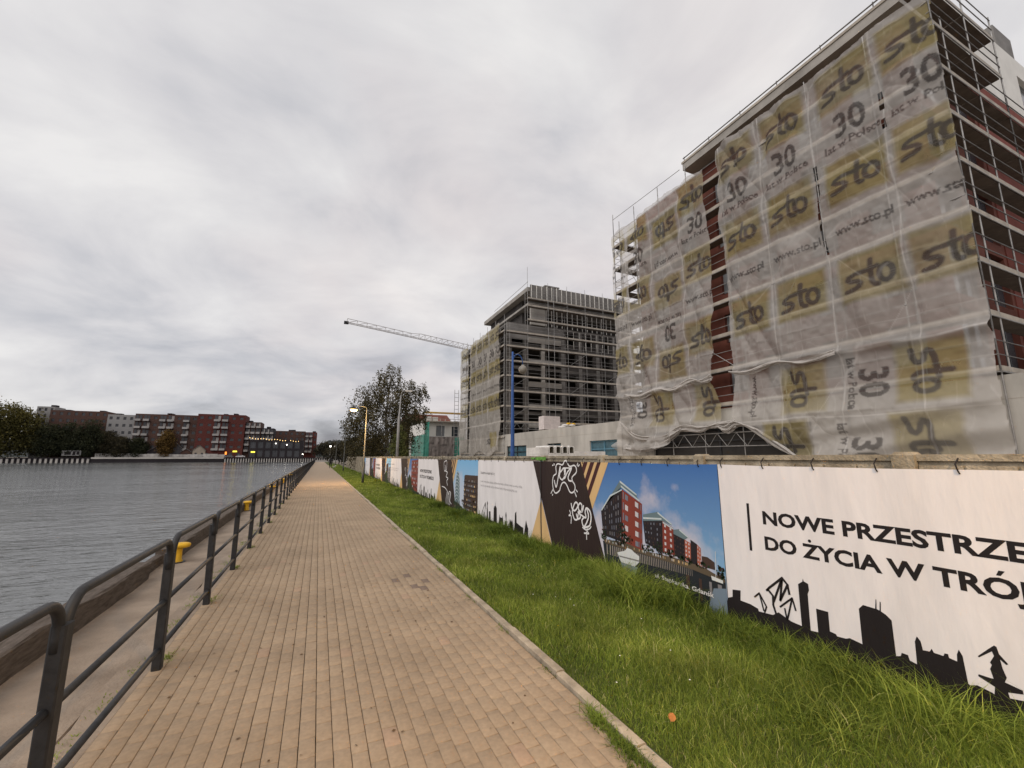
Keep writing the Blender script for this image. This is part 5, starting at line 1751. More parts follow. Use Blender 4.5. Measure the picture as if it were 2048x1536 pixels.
# net of the second building
mt_netb = net_material('printed netting far', (0.56, 0.52, 0.47), .68)
def far_net(y0, y1, label, cols):
    n = Net(y0, y1, 1.9, 19.5, .09)
    for yc in cols:
        n.logo(yc, 18.0).logo(yc, 13.4).logo(yc, 8.8)
        n.text('30', yc, 15.75, 1.5, 0, .04, 1.3).text('lat w Polsce', yc, 14.9, .42, 0, .02, 2.0).text('www.sto.pl', yc, 11.0, .48, 0, .02, 2.1)
        n.seam(yc + 1.3, .08)
    clear_below(n, 6.2 + 0 * n.yy)
    if len(cols) > 3:
        n.logo(53.6, 3.9, 0, 1.6, 1.2)
        n.yel[(n.zz < 6.2) & ~((n.yy < 53) & (n.yy > 50.6) & (n.zz < 5.2) & (n.zz > 2.9))] = 0
        n.block(51.7, 4.0, 0, 2.0, 1.9)
    for z in [2.3 + 1.97 * k for k in range(9)]:
        n.hseam(z, y0, y1, .09, 0, .5)
    n.hseam(6.3, y0, y1, .14, .1)
    n.blur()
    d = drape(n, [49.0, 52.1, 55.2, 58.3, 61.4, 64.5, 67.5], [2.3 + 1.97 * k for k in range(9)], int(y0 * 7), .16, .05)
    kp = (n.zz < 19.4 - .15 * abs(np.sin(n.yy * 1.0))) & (n.zz > 2.2 + .4 * np.sin(n.yy * .9)) & (n.yy > y0 + .05 + .12 * np.sin(n.zz * .8 + y0)) & (n.yy < y1 - .12 - .12 * np.sin(n.zz * 1.1))
    t = thing('scaffold_net', label, 'netting', (20.7, y0, 0), 'printed scaffold nets')
    o_ = n.build('net_sheet', 20.7, t, mt_netb, d, kp)
    o_.location = (-20.7, -y0, 0)
far_net(49.9, 62.3, 'printed scaffold net on the river side of the concrete frame building, wide near length', (60.6, 58.0, 55.4, 52.8, 50.6))
far_net(62.9, 67.4, 'narrow last length of scaffold net at the far corner of the concrete frame building', (65.6, 63.9))
# ================================================================== lamps
mt_lpole = M('lamp post paint', (0.085, 0.085, 0.075), 0.55, 0.25, 3.0, metal=0.2)
mt_bulb = emit_mat('sodium lamp glass', (1.0, 0.58, 0.14), 22)
mt_white_lamp = emit_mat('white lamp glass', (1.0, 0.93, 0.82), 9)
def street_lamp(x, y, label, h=5.2, arm=.87, lit=0.0, col=(1.0, .62, .26)):
    t = thing('street_lamp', label, 'street lamp', (x, y, 0), 'pendant street lamps on the verge')
    MB().tube([(0, 0, -.05), (0, 0, .9), (0, 0, .92), (0.02, 0, h)], [.085, .078, .055, .038], 12).build('post', mt_lpole, t, True)
    MB().tube([(0.02, 0, h - .02), (-.1, 0, h + .10), (-arm * .5, 0, h + .14), (-arm, 0, h + .12)], .022, 8).build('arm', mt_lpole, t, True)
    hd = MB().lathe([(.03, .10), (.045, .02), (.09, -.02), (.16, -.08), (.235, -.17), (.24, -.185), (.225, -.185), (.14, -.09), (.04, -.05)], 18, c=(-arm, 0, h + .06)).build('lamp_shade', mt_black, t, True)
    if lit:
        MB().lathe([(.03, -.10), (.12, -.12), (.22, -.17), (.21, -.25), (.12, -.31), (.01, -.32)], 16, c=(-arm, 0, h + .06)).build('lamp_glass', mt_bulb, hd, True)
        ld = bpy.data.lights.new('lamp_light', 'POINT')
        ld.energy, ld.color, ld.shadow_soft_size = lit, col, .16
        lo = bpy.data.objects.new('lamp_light', ld)
        COL.objects.link(lo)
        lo.parent = t
        lo.location = (-arm, 0, h - .42)
    return t
street_lamp(2.86, 31.6, 'lit street lamp glowing yellow, grey post on the verge', lit=800)
street_lamp(2.89, 58.5, 'unlit dark lantern street lamp on the verge, next beyond the lit one', 5.5, .6)
street_lamp(3.3, 100.0, 'small distant lantern street lamp near the end of the verge', 5.3, .6)
street_lamp(3.0, -2.2, 'lit street lamp just outside the frame behind the camera', lit=720)
for x, lab in ((3.35, 'left of two thin lit lamp posts at the far end of the path'), (4.78, 'right of two thin lit lamp posts at the far end of the path')):
    t = thing('lamp_post', lab, 'lamp post', (x, 160, 0), 'thin lit lamp posts at the path end')
    pole('post', (0, 0, 0), (0, 0, 5.2), .09, mt_steel, t)
    MB().lathe([(.1, 5.2), (.26, 5.3), (.26, 5.5), (.08, 5.62)], 10).build('lantern', mt_white_lamp if x < 4 else mt_white, t, True)
t = thing('information_board', 'small white board on a post at the far end of the path', 'sign', (4.4, 158, 0))
pole('post', (0, 0, 0), (0, 0, 2.2), .05, mt_steel, t)
MB().box(-.35, .35, -.03, .03, 2.2, 3.2).build('panel', mt_white, t)

# tall grey road lamp behind the fence
mt_lgrey = M('grey road lamp', (0.27, 0.265, 0.26), 0.6, 0.15, 2.0)
t = thing('road_lamp', 'tall grey road lamp with short arm in front of the birch', 'street lamp', (7.75, 48, 0))
MB().tube([(0, 0, 0), (0.02, 0, 6.2), (.03, 0, 6.25), (0.15, 0, 8.6)], [.16, .13, .085, .06], 12).build('post', mt_lgrey, t, True)
MB().tube([(0.15, 0, 8.55), (.2, 0, 8.9), (.35, 0, 9.05), (.65, 0, 9.1)], .045, 8).build('arm', mt_lgrey, t, True)
MB().box(.6, 1.35, -.14, .14, 9.05, 9.2).build('lamp_head', mt_white, t)
# blue post with a globe
mt_blue = M('blue lamp paint', (0.030, 0.085, 0.26), 0.5, 0.2, 3.0)
mt_globe = M('dull globe', (0.22, 0.20, 0.17), 0.35, 0.25, 3.0, spec=.5)
t = thing('globe_lamp', 'blue curved lamp post with hanging grey globe behind the fence', 'street lamp', (8.98, 20, 0))
MB().tube([(0, 0, 0), (0, 0, 2.2), (0, 0, 5.0), (0.01, 0, 7.3)], [.11, .105, .075, .05], 12).build('post', mt_blue, t, True)
MB().tube([(0.0, 0, 6.5), (.04, 0, 6.9), (.14, 0, 7.12), (.31, 0, 7.2), (.48, 0, 7.1), (.58, 0, 6.88), (.6, 0, 6.62)], .026, 8).build('arm', mt_blue, t, True)
MB().lathe([(.08, .26), (.09, .2), (.16, .17), (.215, .08), (.23, 0), (.21, -.1), (.14, -.19), (.05, -.23)], 18, c=(.6, 0, 6.38)).build('globe', mt_globe, t, True)

# ================================================================== trees
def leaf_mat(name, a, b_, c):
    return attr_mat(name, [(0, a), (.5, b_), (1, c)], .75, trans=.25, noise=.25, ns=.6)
lm_birch = leaf_mat('birch leaves', (0.034, 0.030, 0.014), (0.075, 0.063, 0.026), (0.155, 0.122, 0.048))
lm_young = leaf_mat('young tree leaves', (0.05, 0.062, 0.016), (0.10, 0.115, 0.032), (0.18, 0.18, 0.065))
lm_dark = leaf_mat('dark leaves', (0.014, 0.018, 0.010), (0.032, 0.036, 0.016), (0.065, 0.065, 0.028))
lm_olive = leaf_mat('olive leaves', (0.035, 0.032, 0.010), (0.085, 0.075, 0.019), (0.16, 0.13, 0.032))
lm_autumn = leaf_mat('autumn leaves', (0.06, 0.035, 0.012), (0.13, 0.075, 0.02), (0.2, 0.12, 0.03))
lm_bush = leaf_mat('bush leaves', (0.02, 0.018, 0.012), (0.045, 0.038, 0.02), (0.085, 0.07, 0.035))
mt_bark = M('bark', (0.06, 0.05, 0.042), 0.9, 0.4, 4.0, 0.5, 20)
mt_birchbark = M('birch bark', (0.26, 0.25, 0.23), 0.85, 0.5, 3.0, 0.3, 20, stretch=(1, 1, 3))
def tree(name, label, base, h, blobs, leaf, n, size, trunk_r, bark=None, droop=0.0, group=None, seed=1, cat='tree'):
    """tapered trunk and limbs, crown of leaf-sized faces gathered in clumps; blobs: (dx, dy, z, rx, ry, rz)"""
    r = np.random.default_rng(seed)
    t = thing(name, label, cat, base, group)
    bark = bark or mt_bark
    tr = MB()
    top = max(b_[2] for b_ in blobs)
    pts = [(0, 0, -.1), (.05 * h * .05, 0, h * .2), (-.02 * h, .01 * h, h * .45), (0, 0, min(top, h * .8))]
    tr.tube(pts, [trunk_r, trunk_r * .75, trunk_r * .5, trunk_r * .15], 8)
    for (dx, dy, z, rx, ry, rz) in blobs:
        zz0 = max(h * .12, z - rz - abs(dx) * .4)
        tr.tube([(0, 0, zz0), (dx * .45, dy * .45, (zz0 + z) / 2 + .2), (dx, dy, z), (dx * 1.05, dy, z + rz * .6)], [trunk_r * .4, trunk_r * .26, trunk_r * .12, trunk_r * .04], 6)
        for _ in range(5):
            a = r.uniform(0, 6.28)
            tr.tube([(dx * .7, dy * .7, z - rz * .3), (dx + rx * .4 * math.cos(a), dy + ry * .4 * math.sin(a), z + rz * r.uniform(-.1, .4)), (dx + rx * .85 * math.cos(a), dy + ry * .85 * math.sin(a), z + rz * r.uniform(-.3, .5))], [trunk_r * .14, trunk_r * .07, trunk_r * .02], 5)
    tr.build('trunk', bark, t, True)
    vol = np.array([b_[3] * b_[4] * b_[5] for b_ in blobs]) ** .75
    C, RD = [], []
    for b_, w in zip(blobs, vol / vol.sum()):
        k = max(6, int(n * w / 26))
        d = r.normal(0, 1, (k, 3))
        d /= np.linalg.norm(d, axis=1)[:, None]
        rad = r.uniform(.25, 1, k) ** .45
        if droop:
            rad = np.where(r.random(k) < .18, r.uniform(1.0, 1.45, k), rad)
        cc = d * rad[:, None] * np.array(b_[3:]) + np.array(b_[:3])
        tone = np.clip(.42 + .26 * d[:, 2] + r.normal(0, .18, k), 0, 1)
        for c, to in zip(cc, tone):
            m_ = r.integers(14, 38)
            sp = min(b_[3:]) * .17 + size * .6
            if droop:
                L = r.uniform(.4, 1.0) * droop
                s_ = r.random(m_)
                q = np.stack([c[0] + r.normal(0, sp * .45, m_) + .25 * s_ * np.sign(c[0]), c[1] + r.normal(0, sp * .45, m_), c[2] + sp * .5 - s_ * L + r.normal(0, .06, m_)], -1)
            else:
                q = c + r.normal(0, sp, (m_, 3)) * np.array([1, 1, .8])
            C.append(q)
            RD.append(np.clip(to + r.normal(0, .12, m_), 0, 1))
    C, RD = np.concatenate(C), np.concatenate(RD)
    C[:, 2] = np.maximum(C[:, 2], .15)
    k = len(C)
    A_ = r.normal(0, 1, (k, 3)); A_ /= np.linalg.norm(A_, axis=1)[:, None]
    if droop:
        A_[:, 2] = A_[:, 2] * .5 - .9
        A_ /= np.linalg.norm(A_, axis=1)[:, None]
    B2 = np.cross(A_, r.normal(0, 1, (k, 3))); B2 /= np.linalg.norm(B2, axis=1)[:, None]
    s_ = size * r.uniform(.55, 1.25, k)[:, None]
    V = np.stack([C - A_ * s_ * .6, C + B2 * s_ * .33, C + A_ * s_ * .6, C - B2 * s_ * .33], 1).reshape(-1, 3)
    Q = np.arange(4 * k).reshape(-1, 4)
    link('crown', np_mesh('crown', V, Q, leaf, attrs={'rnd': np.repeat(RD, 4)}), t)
    return t
tree('birch_tree', 'large drooping birch beyond the fence, dark against the sky', (8.3, 60, 0), 15.5,
     [(0.3, 0, 13.2, 1.3, 1.3, 1.7), (-.7, 0, 12.0, 1.2, 1.2, 1.4), (-2.2, 0, 10.3, 1.7, 1.8, 1.8), (2.6, .5, 11.2, 1.9, 1.8, 1.5), (4.2, .5, 11.0, 1.0, 1.2, .9), (0.4, 0, 9.6, 2.6, 2.4, 2.2), (-3.6, 0, 7.4, 1.9, 2.0, 2.2), (-4.9, 0, 5.6, 1.1, 1.4, 1.8), (-1.5, 0, 6.2, 3.0, 2.6, 2.6), (2.3, 0, 8.2, 2.3, 2.2, 1.6), (4.1, 0, 7.9, 1.2, 1.6, 1.2), (-3.0, 0, 3.4, 2.4, 2.2, 2.0), (.2, 0, 3.6, 2.8, 2.4, 2.2), (1.9, 0, 5.2, 1.8, 2.0, 1.8)],
     lm_birch, 30000, .20, .34, mt_birchbark, droop=2.2, seed=3)
tree('broadleaf_tree', 'dark rounded tree right behind the birch, beside the green netting', (17.6, 92, 0), 11,
     [(0, 0, 8.3, 2.6, 2.5, 2.2), (2.6, 0, 6.6, 2.2, 2.2, 2.0), (-2.2, 0, 6.5, 2.2, 2, 2.2), (4.2, 0, 4.6, 1.6, 2, 1.6), (.5, 0, 4.2, 3.6, 3, 2.4)], lm_dark, 16000, .36, .3, seed=5)
tree('young_tree', 'slim young light green tree behind the fence below the birch', (8.35, 50, 0), 5.6,
     [(0, 0, 4.7, .35, .35, .7), (0, 0, 3.7, .65, .65, .9), (-.15, 0, 2.6, .95, .9, .9), (.2, 0, 1.8, .9, .9, .8)], lm_young, 3000, .17, .06, seed=6)
for i, (x, y, h, w, lf_, lab) in enumerate(((4.6, 115, 6.0, 3.0, lm_bush, 'dull brown-green bush beyond the bare fence end'), (10.5, 120, 8.0, 4.0, lm_bush, 'broad dull bush behind the bare fence, left of the birch foot'), (9.0, 85, 5.2, 2.6, lm_dark, 'low dark bush directly behind the bare concrete fence'))):
    tree('bush', lab, (x, y, 0), h, [(0, 0, h * .65, w * .7, w * .7, h * .32), (-w * .5, 0, h * .42, w * .6, w * .6, h * .35), (w * .5, 0, h * .4, w * .6, w * .6, h * .35)], lf_, 2600, .34, .12, seed=30 + i, cat='bush')

# ================================================================== crane
mt_crane = M('crane lattice paint', (0.34, 0.31, 0.29), 0.6, 0.1, 1.0)
cr_ = thing('tower_crane', 'long lattice jib of a tower crane behind the concrete frame building', 'crane', (60, 147.8, 0))
tip, root = Vector((4.5, 126.9, 40.0)), Vector((60, 147.8, 40.0))
ax_ = (root - tip).normalized()
sd = ax_.cross(Vector((0, 0, 1))).normalized()
L_ = (root - tip).length
oc = Vector((60, 147.8, 0))
def cp(d, s_=0.0, z=0.0):
    return tip + ax_ * d + sd * s_ + Vector((0, 0, z)) - oc
for s_ in (-.55, .55):
    pole('chord', cp(0, s_), cp(L_, s_), .085, mt_crane, cr_, 6)
pole('chord', cp(.3, 0, 1.25), cp(22, 0, 1.25), .075, mt_crane, cr_, 6)
pole('chord', cp(22, 0, 1.25), cp(25, 0, 1.75), .075, mt_crane, cr_, 6)
pole('chord', cp(25, 0, 1.75), cp(L_, 0, 1.85), .085, mt_crane, cr_, 6)
d = .3
k = 0
while d < 56:
    st = 3.0 if d < 22 else 2.3
    hz = 1.25 if d < 22 else 1.75
    for s_ in (-.55, .55):
        pole('lattice', cp(d, 0, hz), cp(d, s_, 0), .04, mt_crane, cr_, 5)
        pole('lattice', cp(d, s_, 0), cp(d + st, 0, hz), .04, mt_crane, cr_, 5)
    pole('lattice', cp(d, -.55), cp(d + st, .55), .035, mt_crane, cr_, 5)
    d += st
MB().box(-.6, .6, -.5, .5, -.35, .35).build('tip_sheave', mt_black, cr_, loc=cp(0, 0, -.05))
for a in (-.8, .8):
    for b_ in (-.8, .8):
        pole('mast_leg', (a, b_, 0), (a, b_, 44), .1, mt_crane, cr_, 6)
for z in range(0, 43, 3):
    for a, b_ in (((-.8, -.8), (.8, -.8)), ((.8, -.8), (.8, .8)), ((.8, .8), (-.8, .8)), ((-.8, .8), (-.8, -.8))):
        pole('mast_brace', (*a, z), (*b_, z + 3), .05, mt_crane, cr_, 5)

# ================================================================== things on the site
mt_foil = M('white wrapped foil', (0.62, 0.60, 0.57), 0.45, 0.15, 4.0, 0.5, 9)
mt_hole = M('dull block core', (0.20, 0.185, 0.15), 0.9, 0.2, 5)
t = thing('block_stack', 'white wrapped stack of hollow blocks just above the fence top', 'stack', (7.85, 14, 0))
MB().box(-.72, .72, -.45, .6, .12, 1.9).build('wrapped_pack', mt_foil, t)
MB().box(-.75, .75, -.5, .6, 0, .12).build('pallet', mt_wood, t)
for i in range(4):
    x0 = -.36 + i * .28
    mb = MB()
    prof = [(0.02, 1.905), (0.26, 1.905), (.262, 2.17), (.20, 2.21), (.07, 2.21), (.018, 2.17)]
    mb.poly([(x0 + a, .6, z) for a, z in prof])
    n = len(prof)
    inner = [(.055, 1.94), (.225, 1.94), (.225, 2.12), (.19, 2.165), (.09, 2.165), (.055, 2.12)]
    for k in range(n):
        a, b_ = prof[k], prof[(k + 1) % n]
        c, e = inner[k], inner[(k + 1) % n]
        mb.poly([(x0 + a[0], -.45, a[1]), (x0 + b_[0], -.45, b_[1]), (x0 + e[0], -.45, e[1]), (x0 + c[0], -.45, c[1])])
        mb.poly([(x0 + a[0], -.45, a[1]), (x0 + b_[0], -.45, b_[1]), (x0 + b_[0], .6, b_[1]), (x0 + a[0], .6, a[1])])
        mb.poly([(x0 + c[0], -.45, c[1]), (x0 + e[0], -.45, e[1]), (x0 + e[0], -.2, e[1]), (x0 + c[0], -.2, c[1])], 1)
    mb.poly([(x0 + a, -.2, z) for a, z in inner], 1)
    mb.build('hollow_block', [mt_foil, mt_hole], t)
MB().box(-.72, -.36, -.45, .6, 1.905, 2.14).build('end_block', mt_foil, t)
t = thing('board_stack', 'flat stack of white insulation boards showing above the fence top', 'stack', (9.25, 14, 0))
for k in range(9):
    block('board', -.68 + random.gauss(0, .01), .68, -.5, .6, .12 + k * .21, .12 + k * .21 + .206, mt_foil, t)
MB().box(-.7, .7, -.5, .6, 0, .12).build('pallet', mt_wood, t)
mt_wbrick = M('white silicate brick', (0.60, 0.54, 0.52), 0.85, 0.12, 3.0)
t = thing('brick_pallet', 'pallet of pale pinkish bricks standing on the podium roof', 'pallet', (22.3, 40.0, POD_Z))
MB().box(-1.0, 1.0, -.6, .6, 0, .12).build('pallet', mt_wood, t)
for iz in range(6):
    for ix in range(5):
        block('brick', -.98 + ix * .395, -.98 + ix * .395 + .385, -.58, .58, .125 + iz * .235, .125 + iz * .235 + .228, mt_wbrick, t)
        if False:
            pass
t = thing('material_bags', 'low heap of white bags with a yellow one on the podium edge', 'bags', (22.3, 36.0, POD_Z))
for i, (x, y, z, s_, c) in enumerate(((-.8, 0, 0, 1, 0), (-.2, .2, 0, 1.1, 0), (.5, 0, 0, 1, 0), (1.2, .1, 0, 1.1, 0), (-.4, .1, .2, .9, 0), (.3, .1, .22, .9, 0), (.0, .1, .36, .55, 1), (.55, .1, .34, .5, 1))):
    MB().lathe([(.05, 0), (.38, .03), (.44, .10), (.38, .18), (.2, .23), (.02, .24)], 10, c=(x, y, z), sx=s_ * 1.1, sy=s_ * .8).build('bag', mt_yellow if c else mt_foil, t, True)

# low site building with green netting
mt_teal = net_material('green debris netting', (0.07, 0.34, 0.26), .86)
mt_tarp = net_material('grey printed tarp', (0.27, 0.235, 0.22), .92)
sb = thing('site_building', 'small white-walled building shell with green and grey netting beside the birch', 'building', (20, 76, 0))
offs = (-20, -76, 0)
mb = MB()
wall_open(mb, 1, 76, 16.8, 24.5, 0, 8.0, [(19.0, 20.6, 5.5, 7.4), (21.9, 23.2, 5.5, 7.3)], .3)
mb.poly([(16.8, 76, 0), (16.8, 90, 0), (16.8, 90, 8), (16.8, 76, 8)])
mb.poly([(16.8, 76, 8), (24.5, 76, 8), (24.5, 90, 8), (16.8, 90, 8)])
bpart(mb, 'wall', mt_white, sb, offs)
bpart(MB().box(19.0, 20.6, 76.2, 76.25, 5.5, 7.4), 'window', mt_winlt, sb, offs)
bpart(MB().box(21.9, 23.2, 76.2, 76.25, 5.5, 7.3), 'window', mt_glass, sb, offs)
bpart(MB().box(16.4, 24.6, 75.2, 76.9, 8.02, 8.2).box(16.4, 24.6, 75.2, 75.28, 8.55, 8.62), 'roof_platform', mt_toe, sb, offs)
for x in np.arange(16.6, 24.6, .95):
    bpart(MB().box(x, x + .08, 75.2, 75.28, 8.2, 8.55), 'baluster', mt_white, sb, offs)
bpart(MB().box(17.0, 24.4, 75.6, 77.5, 9.7, 9.85), 'timber_beam', mt_yellow, sb, offs)
bpart(MB().box(17.0, 18.0, 75.7, 76.6, 8.2, 9.0).box(18.3, 19.2, 75.7, 76.6, 8.2, 8.9), 'material_pack', mt_white, sb, offs)
def plain_net(name, x0, x1, y, z0, z1, mat, parent, off, seed, top_slope=0.0):
    u = np.linspace(x0, x1, 50); w = np.linspace(0, 1, 50)
    U, Wv = np.meshgrid(u, w)
    Z = z0 + (z1 + top_slope * (U - x0) - z0) * Wv
    Yv = y + .10 * noise2(U, Z, 2.0, .4, seed) + .05 * noise2(U, Z, 4, 2, seed + 1)
    V = np.stack([U, Yv, Z], -1).reshape(-1, 3)
    ix = np.arange(2500).reshape(50, 50)
    Q = np.stack([ix[:-1, :-1], ix[:-1, 1:], ix[1:, 1:], ix[1:, :-1]], -1).reshape(-1, 4)
    zr = np.zeros(2500)
    o_ = link(name, np_mesh(name, V, Q, mat, True, {'ink': (np.clip(noise2(U, Z, 2.2, 3.1, seed + 5) - .6, 0, 1) * (.8 if 'grey' in mat.name else 0)).ravel(), 'yel': zr, 'sm': zr}), parent)
    o_.location = off
plain_net('green_net', 14.4, 16.7, 74.7, 0.3, 5.2, mt_teal, sb, offs, 1, .25)
plain_net('green_net', 16.7, 17.4, 74.6, 0.3, 7.9, mt_teal, sb, offs, 2)
plain_net('grey_net', 17.4, 22.0, 74.5, 0.3, 5.3, mt_tarp, sb, offs, 3)
plain_net('green_net', 22.0, 24.0, 74.6, 0.3, 5.3, mt_teal, sb, offs, 4)
for x in (14.4, 16.7, 17.4, 19.7, 22.0, 24.0):
    pole('standard', (x - 20, -1.2, 0), (x - 20, -1.2, 8.2), .05, mt_steel, sb, 6)
pole('ledger', (14.4 - 20, -1.2, 5.35), (4, -1.2, 5.35), .04, mt_steel, sb, 6)
pole('ledger', (14.4 - 20, -1.2, 2.6), (4, -1.2, 2.6), .04, mt_steel, sb, 6)
t = thing('brown_house', 'low brown tiled roof house peeking above the site building', 'house', (24, 105, 0))
MB().box(-5, 6, 0, 8, 0, 10).build('wall', mt_brick, t)
MB().poly([(-5.5, -.5, 10), (6.5, -.5, 10), (6, 4, 12.6), (-5, 4, 12.6)]).poly([(-5, 4, 12.6), (6, 4, 12.6), (6.5, 8.5, 10), (-5.5, 8.5, 10)]).poly([(-5.5, -.5, 10), (-5, 4, 12.6), (-5.5, 8.5, 10)]).poly([(6.5, -.5, 10), (6, 4, 12.6), (6.5, 8.5, 10)]).build('roof', mt_brick, t)
# ================================================================== far bank
FZ = 1.4
mt_fbrick = M('far brown brick', (0.085, 0.046, 0.036), 0.9, 0.12, .12)
mt_fred = M('far red brick', (0.095, 0.026, 0.021), 0.9, 0.12, .12)
mt_fwhite = M('far pale render', (0.27, 0.26, 0.255), 0.9, 0.1, .1)
mt_fbalc = M('balcony panels', (0.33, 0.31, 0.295), 0.7, 0.15, .3)
mt_fdark = M('dark cladding', (0.022, 0.017, 0.020), 0.8, 0.2, .2)
mt_fwin = M('far window glass', (0.045, 0.045, 0.05), 0.2, 0.3, .2, spec=.5)
mt_fquay = M('far quay concrete', (0.42, 0.39, 0.36), 0.9, 0.2, .15)
mt_fwall = M('pale graffiti wall', (0.38, 0.36, 0.34), 0.9, 0.4, .35)
mt_lit = emit_mat('lit window', (1.0, 0.62, 0.25), .8)
mt_bulbs = emit_mat('string bulbs', (1.0, 0.66, 0.25), 2.8)
mt_sign_y = emit_mat('lit yellow sign', (1.0, 0.85, 0.08), 1.1)
mt_sign_o = emit_mat('orange signal', (1.0, 0.28, 0.04), 1.2)

def apartment(label, x0, x1, y0, depth, h, wall, rows, bays, balc=(), fwin=True, step=0.0, wz=1.5, lit=0.0, group='apartment blocks on the far bank'):
    t = thing('apartment_block', label, 'building', ((x0 + x1) / 2, y0, FZ), group)
    w = (x1 - x0) / 2
    mb = MB()
    st = h / rows
    hol = []
    bw = 2 * w / bays
    for r in range(rows):
        for b_ in range(bays):
            a = -w + (b_ + .5) * bw
            if (r, b_) not in balc and b_ not in balc:
                hol.append((a - bw * .22, a + bw * .22, r * st + st * .30, r * st + st * .30 + wz))
    wall_open(mb, 1, 0, -w, w, 0, h, hol, .25)
    for q_ in ([(-w, 0, 0), (-w, depth, 0), (-w, depth, h), (-w, 0, h)], [(w, 0, 0), (w, depth, 0), (w, depth, h), (w, 0, h)], [(-w, 0, h), (w, 0, h), (w, depth, h), (-w, depth, h)], [(-w, depth, 0), (w, depth, 0), (w, depth, h), (-w, depth, h)]):
        mb.poly(q_)
    mb.build('wall', wall, t)
    for (a, b_, e, f) in hol:
        MB().box(a, b_, .2, .24, e, f).build('window', mt_lit if random.random() < lit else mt_fwin, t)
    for r in range(1, rows):
        for b_ in range(bays):
            if (r, b_) in balc or b_ in balc:
                a = -w + (b_ + .5) * bw
                q_ = MB().box(a - bw * .44, a + bw * .44, -1.5, .02, r * st - .14, r * st + .02)
                bo = q_.build('balcony', mt_fdark, t)
                MB().box(a - bw * .43, a + bw * random.uniform(.25, .43), -1.48, -1.40, r * st + .03, r * st + 1.15).build('panel', mt_fbalc, bo)
                MB().box(a - bw * .40, a - bw * .05, -.04, -.01, r * st + 1.2, r * st + st * .86).build('window', mt_fwin, bo)
                MB().box(a + bw * .02, a + bw * .34, -.06, -.012, r * st + .5, r * st + st * .8).build('screen', mt_fbalc if random.random() < .6 else mt_fwin, bo)
    for _ in range(max(1, int(w / 5))):
        x_ = random.uniform(-w * .8, w * .8)
        MB().box(x_ - 1, x_ + 1, depth * .3, depth * .6, h + .02, h + random.uniform(.6, 1.2)).build('roof_box', mt_fdark, t)
    return t
apartment('pale rooftop block at far left rising behind the olive tree', -133, -126.2, 296, 10, 26.0, mt_fwhite, 8, 3)
apartment('long brown brick block behind the dark trees at far left', -126, -103.2, 292, 14, 24.0, mt_fbrick, 7, 8)
apartment('white rendered block between the two brown blocks', -103, -91.6, 291, 12, 22.6, mt_fwhite, 6, 4)
apartment('brown brick block with white balconies left of the red corner block', -91.3, -63.2, 290, 14, 23.4, mt_fbrick, 6, 8, balc=(0, 1, 3, 4, 6))
apartment('dark red corner block with a column of white balconies', -63, -40.2, 287, 16, 24.2, mt_fred, 6, 6, balc=(2, 3))
st_ = apartment('stepped brick block with terraces right of the red corner block', -40, -32.2, 289, 14, 20.5, mt_fbrick, 6, 3, balc=(0, 1, 2))
apartment('lower terrace step of the brick block with balconies', -32, -25.5, 290, 12, 17.2, mt_fdark, 5, 3, balc=(0, 1, 2))
apartment('low brown brick block behind the string lights', -38, -9.2, 312, 12, 17.0, mt_fbrick, 5, 9, lit=.03, balc=(0, 1))
apartment('red brick end block right of the string lights, before the path end', -9, -2.2, 310, 14, 16.4, mt_fred, 5, 3, balc=(0, 1))
# restaurant pavilion
pv = thing('pavilion', 'dark waterside pavilion with string lights along its roof edge', 'building', (-22, 286, FZ))
mb = MB()
ph_ = [(-15 + 3.8 * i + .5, -15 + 3.8 * i + 3.2, .4 + (i % 2) * .2, 4.2) for i in range(7)] + [(-15 + 3.8 * i + .5, -15 + 3.8 * i + 3.2, 5.4, 9.0) for i in range(7)]
wall_open(mb, 1, 0, -15, 13, 0, 10.2, ph_, .4)
for q_ in ([(-15, 0, 0), (-15, 14, 0), (-15, 14, 10.2), (-15, 0, 10.2)], [(13, 0, 0), (13, 14, 0), (13, 14, 10.2), (13, 0, 10.2)], [(-15, 0, 10.2), (13, 0, 10.2), (13, 14, 10.2), (-15, 14, 10.2)]):
    mb.poly(q_)
mb.build('wall', mt_fdark, pv)
for i, (a, b_, e, f) in enumerate(ph_):
    MB().box(a, b_, .3, .34, e, f).build('window', mt_fwin, pv)
ls = thing('light_string', 'string of warm bulbs along the pavilion roof edge', 'lights', (-22, 285.6, FZ + 10.6))
cb = [(-15 + i * 1.4, 0, .5 + .25 * math.cos(i * 1.3) - .08 * i) for i in range(19)]
MB().tube(cb, .03, 5).build('cable', mt_black, ls)
for q_ in cb:
    if random.random() < .85:
        MB().lathe([(.02, .12), (.17, .05), (.19, -.08), (.05, -.2)], 8, c=q_).build('bulb', mt_bulbs, ls)
for i, (x, z, m_, lab) in enumerate(((-43.4, 4.9, mt_sign_y, 'left of two lit yellow signs on the far bank'), (-34.6, 4.6, mt_sign_y, 'right of two lit yellow signs on the far bank'), (-47.6, 3.9, mt_sign_o, 'small orange signal light on the far bank'))):
    t = thing('lit_sign', lab, 'sign', (x, 284.4, FZ), 'lit signs on the far bank')
    pole('post', (0, .1, 0), (0, .1, z - FZ), .07, mt_black, t)
    s_ = 1.0 if i < 2 else .4
    MB().box(-s_, s_, -.1, .08, z - FZ - .38 - (.4 if i == 2 else 0), z - FZ + .38 + (.4 if i == 2 else 0)).build('panel', m_, t)
